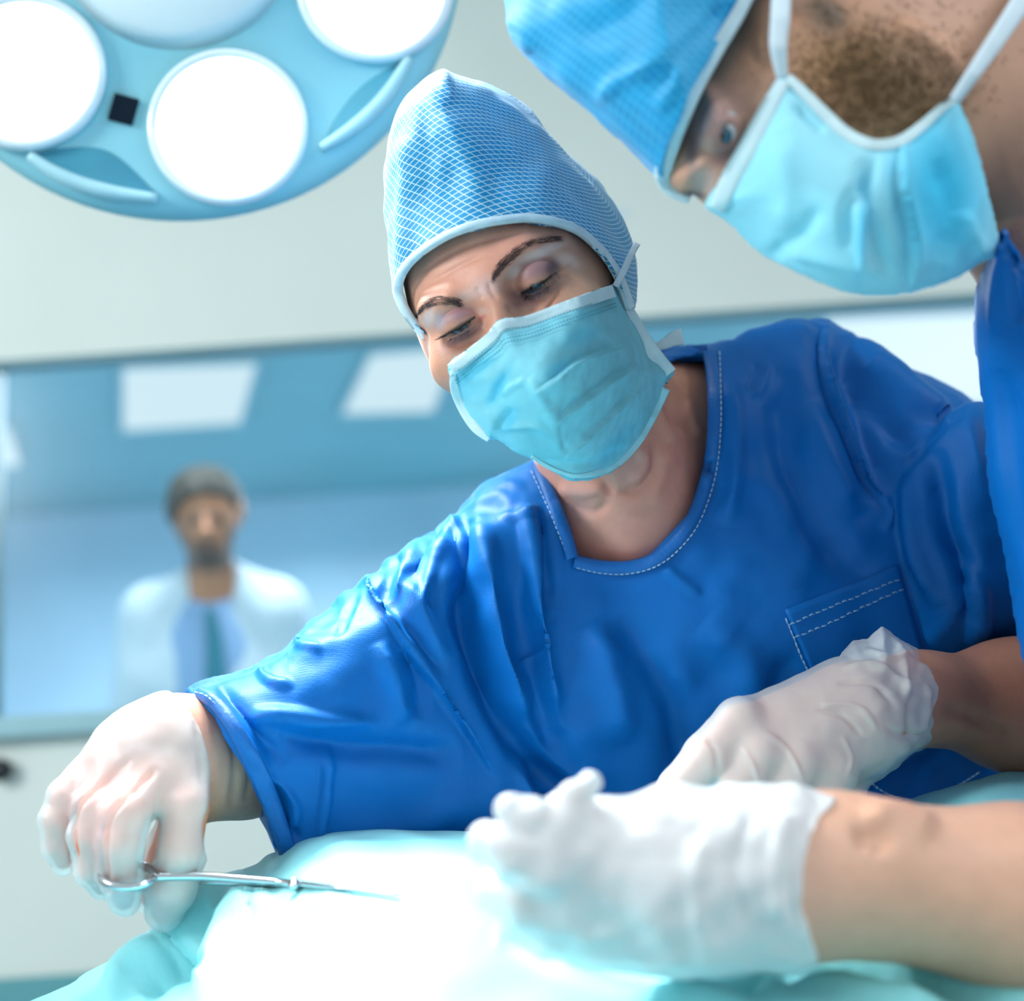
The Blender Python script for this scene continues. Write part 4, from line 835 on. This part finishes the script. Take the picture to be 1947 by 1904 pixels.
NS.creases([([(1330, 150), (1365, 215), (1340, 290)], 16, 4, 'ridge'), ([(1360, 230), (1380, 210), (1410, 215)], 7, -2.5, 'ridge'), ([(1420, 80), (1450, 120), (1470, 60)], 14, -2, 'ridge'), ([(1480, 20), (1560, 20), (1600, 60)], 18, -4, 'ridge'),
            ([(1700, 40), (1780, 90), (1850, 170)], 18, 4, 'ridge'), ([(1640, 1560), (1700, 1545), (1780, 1580)], 24, 4, 'ridge'), ([(1620, 1600), (1660, 1590), (1690, 1620)], 20, -4, 'ridge')])
uvw = UV(NS.V)
nC = paint(uvw, (198, 148, 122), [(1640, 140, 170, 110, 10, (150, 112, 72), .95), (1700, 220, 120, 80, 0, (140, 108, 72), .9), (1570, 30, 50, 40, 20, (95, 82, 70), .8), (1420, 60, 30, 60, 0, (120, 92, 70), .6), (1355, 230, 60, 60, 0, (190, 160, 160), .7), (1315, 290, 12, 40, 0, (90, 84, 92), .75), (1388, 262, 34, 38, 0, (170, 112, 104), .7),
    (1380, 300, 30, 30, 0, (110, 80, 84), .7), (1340, 345, 30, 30, 0, (200, 172, 168), .6), (1920, 330, 60, 140, 20, (140, 104, 88), .7), (1860, 420, 40, 60, 0, (110, 78, 68), .6), (1800, 60, 80, 60, 0, (212, 158, 128), .6), (1318, 370, 26, 6, 10, (60, 60, 70), .8), (1700, 1680, 380, 200, 0, (226, 176, 148), .85), (1200, 1680, 330, 200, 0, (235, 190, 175), .9)])
nb = NS.obj('body', M['skinw'], man, nC); BVN = NS.bvh()
c = P(EU, EV, zE+.001); eb = lathe('eyeball', [(.0118*math.sin(t), -.0118*math.cos(t)) for t in np.linspace(0, math.pi, 16)], c, -CF, M['eye_w'], man, 24); n_ = cdir(-.25, -.45, -.85)
lathe('iris', [(.0, .0122), (.003, .0121), (.0056, .0113), (.0058, .0105)][::-1], c, n_, M['iris'], eb, 24); lathe('pupil', [(.0, .0124), (.0022, .0122), (.0024, .0118)][::-1], c, n_, M['pupil'], eb, 16)
# beard stubble as short hairs
L_ = []
for i in range(2600):
    u, v = random.gauss(1650, 95), random.gauss(150, 62); h_ = hit(BVN, u, v)
    if h_ is None or v > 262-((u-1690)/16)**2*.5+40: continue
    q = np.array([u, v]); e_ = np.array([random.gauss(6, 3), random.gauss(8, 3)])
    L_.append((np.array([P(q[0], q[1], h_+.0003), P(q[0]+e_[0]*.5, q[1]+e_[1]*.5, h_-.0011), P(q[0]+e_[0], q[1]+e_[1], h_-.0014)]), [.00022, .00018, .00006]))
M['beard'] = mat('beard_hair', (118, 88, 56), .6, .2, 80); tubes('beard', L_, M['beard'], man, 3)
# cap
capM = [(950, -120), (958, 10), (966, 50), (985, 88), (1030, 138), (1090, 195), (1150, 248), (1210, 300), (1262, 348), (1300, 378), (1400, 380), (1480, 100), (1600, -200), (1500, -420), (1150, -420), (980, -300)]
gu = cat(np.arange(900, 1700, 5)); gv = cat(np.arange(-450, -20, 10), np.arange(-20, 420, 5)); gd = np.arange(.60, .98, .005)
K = Field(gu, gv, gd); zk = rbf([(960, 0, .83), (1300, 370, .79), (1200, -300, .84), (1500, -200, .82), (1480, 100, .80), (1150, 150, .80)])
K.blob(capM, zk, .098, .10, .11, power=1.9, k=.005, sm=3)
K.cut([(1302, 384), (1268, 352), (1262, 318), (1284, 262), (1306, 205), (1342, 138), (1384, 66), (1422, 0), (1470, -100), (1560, -300), (1800, -460), (1800, 500)], 2.0, 3)
KS = K.nets(3)
KS.creases([([(1400, 0), (1330, 60), (1250, 130)], 20, -5, 'ridge'), ([(1360, 20), (1290, 90), (1190, 150)], 22, 5, 'ridge'), ([(1290, 120), (1285, 160), (1250, 210)], 14, 3, 'ridge'), ([(1130, 200), (1180, 150), (1280, 110)], 16, 4, 'ridge'), ([(1250, -50), (1180, 30), (1090, 80)], 30, -4, 'ridge'), ([(970, 30), (1000, 60), (1010, 100)], 12, 3, 'ridge')]); KS.rough(22, .003, 31)
q = UV(KS.V); rel = KS.V-P(1300, 0, .84); net = np.stack([rel@cdir(.6, -.75, -.5), rel@cdir(.25, .95, .1), rel@CF], -1)
mc = KS.obj('surgical_cap', M['cap_net2'], man); set_color(mc.data, 'net', net); BVK = KS.bvh()
ribbon('cap_binding', [(1312, 378), (1278, 360), (1262, 330), (1274, 280), (1296, 222), (1326, 158), (1366, 88), (1408, 18), (1450, -70), (1500, -170)], [20, 28, 34, 36, 34, 32, 30, 28, 28, 28], M['brim'], mc, [BVK], .003, .0018, 8, filt=7)
# mask
mkP = [(1484, 138), (1500, 140), (1530, 168), (1565, 205), (1600, 240), (1630, 260), (1665, 268), (1705, 262), (1745, 235), (1785, 200), (1822, 178), (1840, 220), (1862, 290), (1884, 380), (1904, 478), (1868, 500), (1820, 530), (1765, 550), (1700, 564), (1620, 560), (1560, 540), (1490, 508), (1440, 480), (1405, 445), (1370, 415), (1338, 392), (1362, 345), (1396, 290), (1438, 215), (1466, 160)]
K2 = Field(np.arange(1310, 1930, 4), np.arange(110, 590, 4), np.arange(.60, .88, .0035)); zk2 = rbf([(1484, 140, .735), (1340, 392, .765), (1440, 480, .77), (1700, 562, .755), (1904, 478, .78), (1822, 180, .745), (1665, 265, .722), (1620, 400, .722), (1400, 280, .745)])
K2.blob(mkP, zk2, .020, .006, .030, .002, power=1.8, sm=3)
K2S = K2.nets(2)
K2S.creases([([(1665, 290), (1640, 350), (1612, 400), (1615, 480)], 14, -6, 'ridge'), ([(1640, 300), (1650, 360), (1660, 440), (1690, 530)], 16, -5, 'ridge'), ([(1712, 270), (1712, 360), (1735, 460), (1730, 545)], 16, 7, 'step'), ([(1650, 380), (1640, 440), (1640, 510)], 10, 5, 'ridge'),
             ([(1510, 200), (1540, 225), (1570, 250)], 9, -4, 'ridge'), ([(1460, 490), (1520, 450), (1560, 390)], 16, -3, 'ridge'), ([(1480, 470), (1600, 500), (1690, 520)], 16, 3, 'ridge'), ([(1830, 400), (1850, 450), (1870, 490)], 14, 4, 'ridge'), ([(1780, 300), (1810, 400), (1790, 500)], 22, -4, 'ridge'), ([(1480, 260), (1500, 360), (1490, 440)], 24, 3, 'ridge')])
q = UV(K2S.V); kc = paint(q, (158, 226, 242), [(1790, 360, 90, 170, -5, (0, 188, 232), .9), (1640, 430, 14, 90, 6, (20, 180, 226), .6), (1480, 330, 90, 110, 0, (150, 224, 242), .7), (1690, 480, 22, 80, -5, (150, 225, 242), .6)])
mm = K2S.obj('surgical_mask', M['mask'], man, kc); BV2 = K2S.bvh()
ribbon('mask_side_band', [(1498, 148), (1530, 178), (1568, 216), (1604, 250), (1640, 270), (1672, 276), (1712, 268), (1752, 240), (1790, 206), (1820, 188)], [20, 22, 24, 24, 24, 22, 22, 20, 18, 14], M['maskband'], mm, [BV2], .0008, .0012, 8)
ribbon('mask_nose_band', [(1490, 152), (1470, 190), (1444, 240), (1418, 290), (1388, 342), (1362, 400)], [24, 32, 36, 38, 38, 34], M['maskband'], mm, [BV2], .0008, .0012, 8)
ribbon('ear_loop', [(1488, 150), (1480, 90), (1484, 30), (1488, -40), (1500, -110)], [20, 34, 38, 38, 34], M['strap'], mm, None, z=[.712, .708, .712, .73, .75], thick=.0012)
ribbon('ear_loop', [(1814, 192), (1850, 140), (1890, 82), (1935, 14), (1980, -60)], [22, 28, 34, 38, 38], M['strap'], mm, None, z=[.722, .716, .72, .73, .75], thick=.0012)
# scrubs
msP = [(1912, 428), (1890, 448), (1872, 480), (1855, 540), (1848, 610), (1848, 680), (1856, 770), (1866, 850), (1882, 940), (1902, 1050), (1922, 1160), (1942, 1270), (1985, 1450), (2060, 1640), (2400, 1850), (2800, 1700), (2850, 900), (2600, 500), (2250, 380), (2050, 400)]
K3 = Field(np.arange(1820, 2860, 7), np.arange(340, 1900, 7), np.arange(.70, 1.20, .007)); zt = rbf([(1850, 600, .85), (1900, 1100, .86), (2300, 900, .88), (1910, 440, .79), (2400, 1700, .86), (2800, 900, .88)])
K3.blob(msP, zt, .13, .07, .17, power=2, k=.01, sm=3)
K3.cut([(1932, 400), (1928, 450), (1944, 480), (1968, 520), (2050, 540), (2200, 460), (2200, 330)], .93, 3)
K3S = K3.nets(2); K3S.creases([([(1905, 455), (1888, 500), (1880, 560), (1890, 640)], 10, 5, 'ridge'), ([(1925, 480), (1915, 540), (1925, 620)], 10, -6, 'ridge'), ([(1900, 700), (1925, 900), (1960, 1100)], 22, -6, 'ridge'), ([(1870, 640), (1885, 800), (1910, 960)], 12, 4, 'ridge')]); K3S.rough(9, .006, 40)
sc2 = K3S.obj('scrub_top', M['scrub'], man); BV3 = K3S.bvh()
ribbon('neck_hem', [(1916, 440), (1902, 455), (1914, 486), (1935, 510), (1965, 540)], 18, M['scrub_hem'], sc2, [BV3], .001, .002)
# glove
Gc = glove('g', HAND_C, (880, 1640, 1440, 1880, .56, .78), None, None, None, grow=.002, step=4)
Gc.cut([(1640, 1480), (1600, 1512), (1565, 1555), (1538, 1620), (1526, 1690), (1532, 1750), (1552, 1810), (1600, 1880), (1800, 1900), (1800, 1480)], 2.0, 3)
GcS = Gc.nets(2); GcS.creases([([(1560, 1540), (1520, 1600), (1505, 1680), (1520, 1780)], 16, -3, 'ridge'), ([(1500, 1540), (1470, 1640), (1480, 1760)], 16, 3, 'ridge'), ([(1440, 1540), (1400, 1640), (1420, 1780)], 18, -2.5, 'ridge'), ([(1350, 1560), (1320, 1660), (1330, 1800)], 18, 2, 'ridge')]); GcS.rough(40, .003, 14)
GcS.obj('glove', M['glove_thick'], man)

# ================================================================ onlooker behind the glass
onl = empty('person', P(400, 1300, 3.05).tolist(), 'blurred bearded person in white coat and teal tie standing behind the glass', 'person')
O = Field(np.arange(230, 640, 5), np.arange(860, 2500, 5), np.arange(2.80, 3.40, .016))
O.ell((392, 972, 3.05), (.074, .096, .095), None, .02); O.cone((394, 1010, 3.02), (398, 1045, 3.0), .052, .040, .03); O.cone((398, 1040, 3.06), (402, 1130, 3.08), .052, .052, .02)
O.ell((415, 1330, 3.12), (.17, .24, .11), None, .05); O.cone((400, 1150, 3.13), (520, 1170, 3.13), .045, .05, .04); O.cone((400, 1150, 3.13), (290, 1175, 3.13), .05, .055, .04); O.cone((520, 1170, 3.1), (550, 1400, 3.1), .055, .045, .03); O.cone((290, 1170, 3.1), (270, 1400, 3.1), .055, .045, .03)
O.ell((415, 1600, 3.12), (.16, .25, .11), None, .05)
for x in (360, 470): O.cone((x, 1700, 3.12), (x, 2100, 3.16), .085, .055, .04); O.cone((x, 2100, 3.16), (x-4, 2480, 3.2), .055, .045, .03)
O.chain([(390, 985, 2.955, 9), (391, 1012, 2.935, 12)], .01); O.ell((368, 990, 2.945), (.016, .011, .012), None, .01, True); O.ell((412, 986, 2.945), (.016, .011, .012), None, .01, True)
O.ell((327, 975, 3.06), (.012, .03, .018), None, .01); O.ell((457, 972, 3.06), (.012, .03, .018), None, .01)
OS = O.nets(2); q = UV(OS.V)
oc = paint(q, (212, 138, 98), [(394, 1062, 62, 26, 0, (60, 48, 42), 1), (394, 1034, 34, 9, 0, (60, 46, 40), .9), (345, 1040, 14, 40, 0, (70, 56, 50), .9), (440, 1036, 14, 40, 0, (70, 56, 50), .9), (368, 992, 16, 9, 0, (70, 52, 50), .9), (412, 988, 16, 9, 0, (70, 52, 50), .9), (390, 974, 50, 5, 0, (90, 70, 60), .6)])
OS.obj('body', M['skinw'], onl, oc)
Hh = Field(np.arange(290, 490, 4), np.arange(850, 1060, 4), np.arange(2.90, 3.25, .012)); Hh.ell((388, 960, 3.05), (.083, .090, .108), None, .01); Hh.cut([(342, 1080), (332, 1005), (338, 965), (362, 945), (400, 938), (432, 948), (448, 980), (452, 1080)], 3.04, 2); Hh.nets(2).rough(30, .006).obj('hair', M['hair2'], onl)
Cc = Field(np.arange(200, 660, 5), np.arange(1060, 2350, 6), np.arange(2.80, 3.40, .016))
Cc.ell((415, 1330, 3.12), (.19, .26, .13), None, .04); Cc.cone((425, 1105, 3.1), (525, 1160, 3.1), .055, .066, .04); Cc.cone((380, 1110, 3.1), (292, 1165, 3.1), .055, .066, .04); Cc.cone((530, 1160, 3.1), (560, 1420, 3.08), .070, .06, .03); Cc.cone((285, 1165, 3.1), (262, 1420, 3.08), .070, .06, .03)
Cc.ell((415, 1700, 3.12), (.20, .42, .14), None, .06)
Cc.cut([(350, 1030), (362, 1100), (385, 1180), (405, 1290), (430, 1200), (448, 1100), (450, 1030)], 3.09, 3); Cc.nets(2).rough(6, .012).obj('white_coat', M['coat'], onl)
Sh = Field(np.arange(250, 580, 5), np.arange(1070, 1600, 5), np.arange(2.92, 3.28, .012)); Sh.ell((412, 1330, 3.10), (.15, .255, .115), None, .03); Sh.cone((402, 1150, 3.09), (402, 1190, 3.09), .060, .075, .02); sho = Sh.nets(2); sho.obj('shirt', M['shirt'], onl)
ribbon('tie', [(398, 1158), (402, 1180), (408, 1230), (410, 1300)], [16, 24, 34, 42], M['tie'], onl, [sho.bvh()], .008, .004)
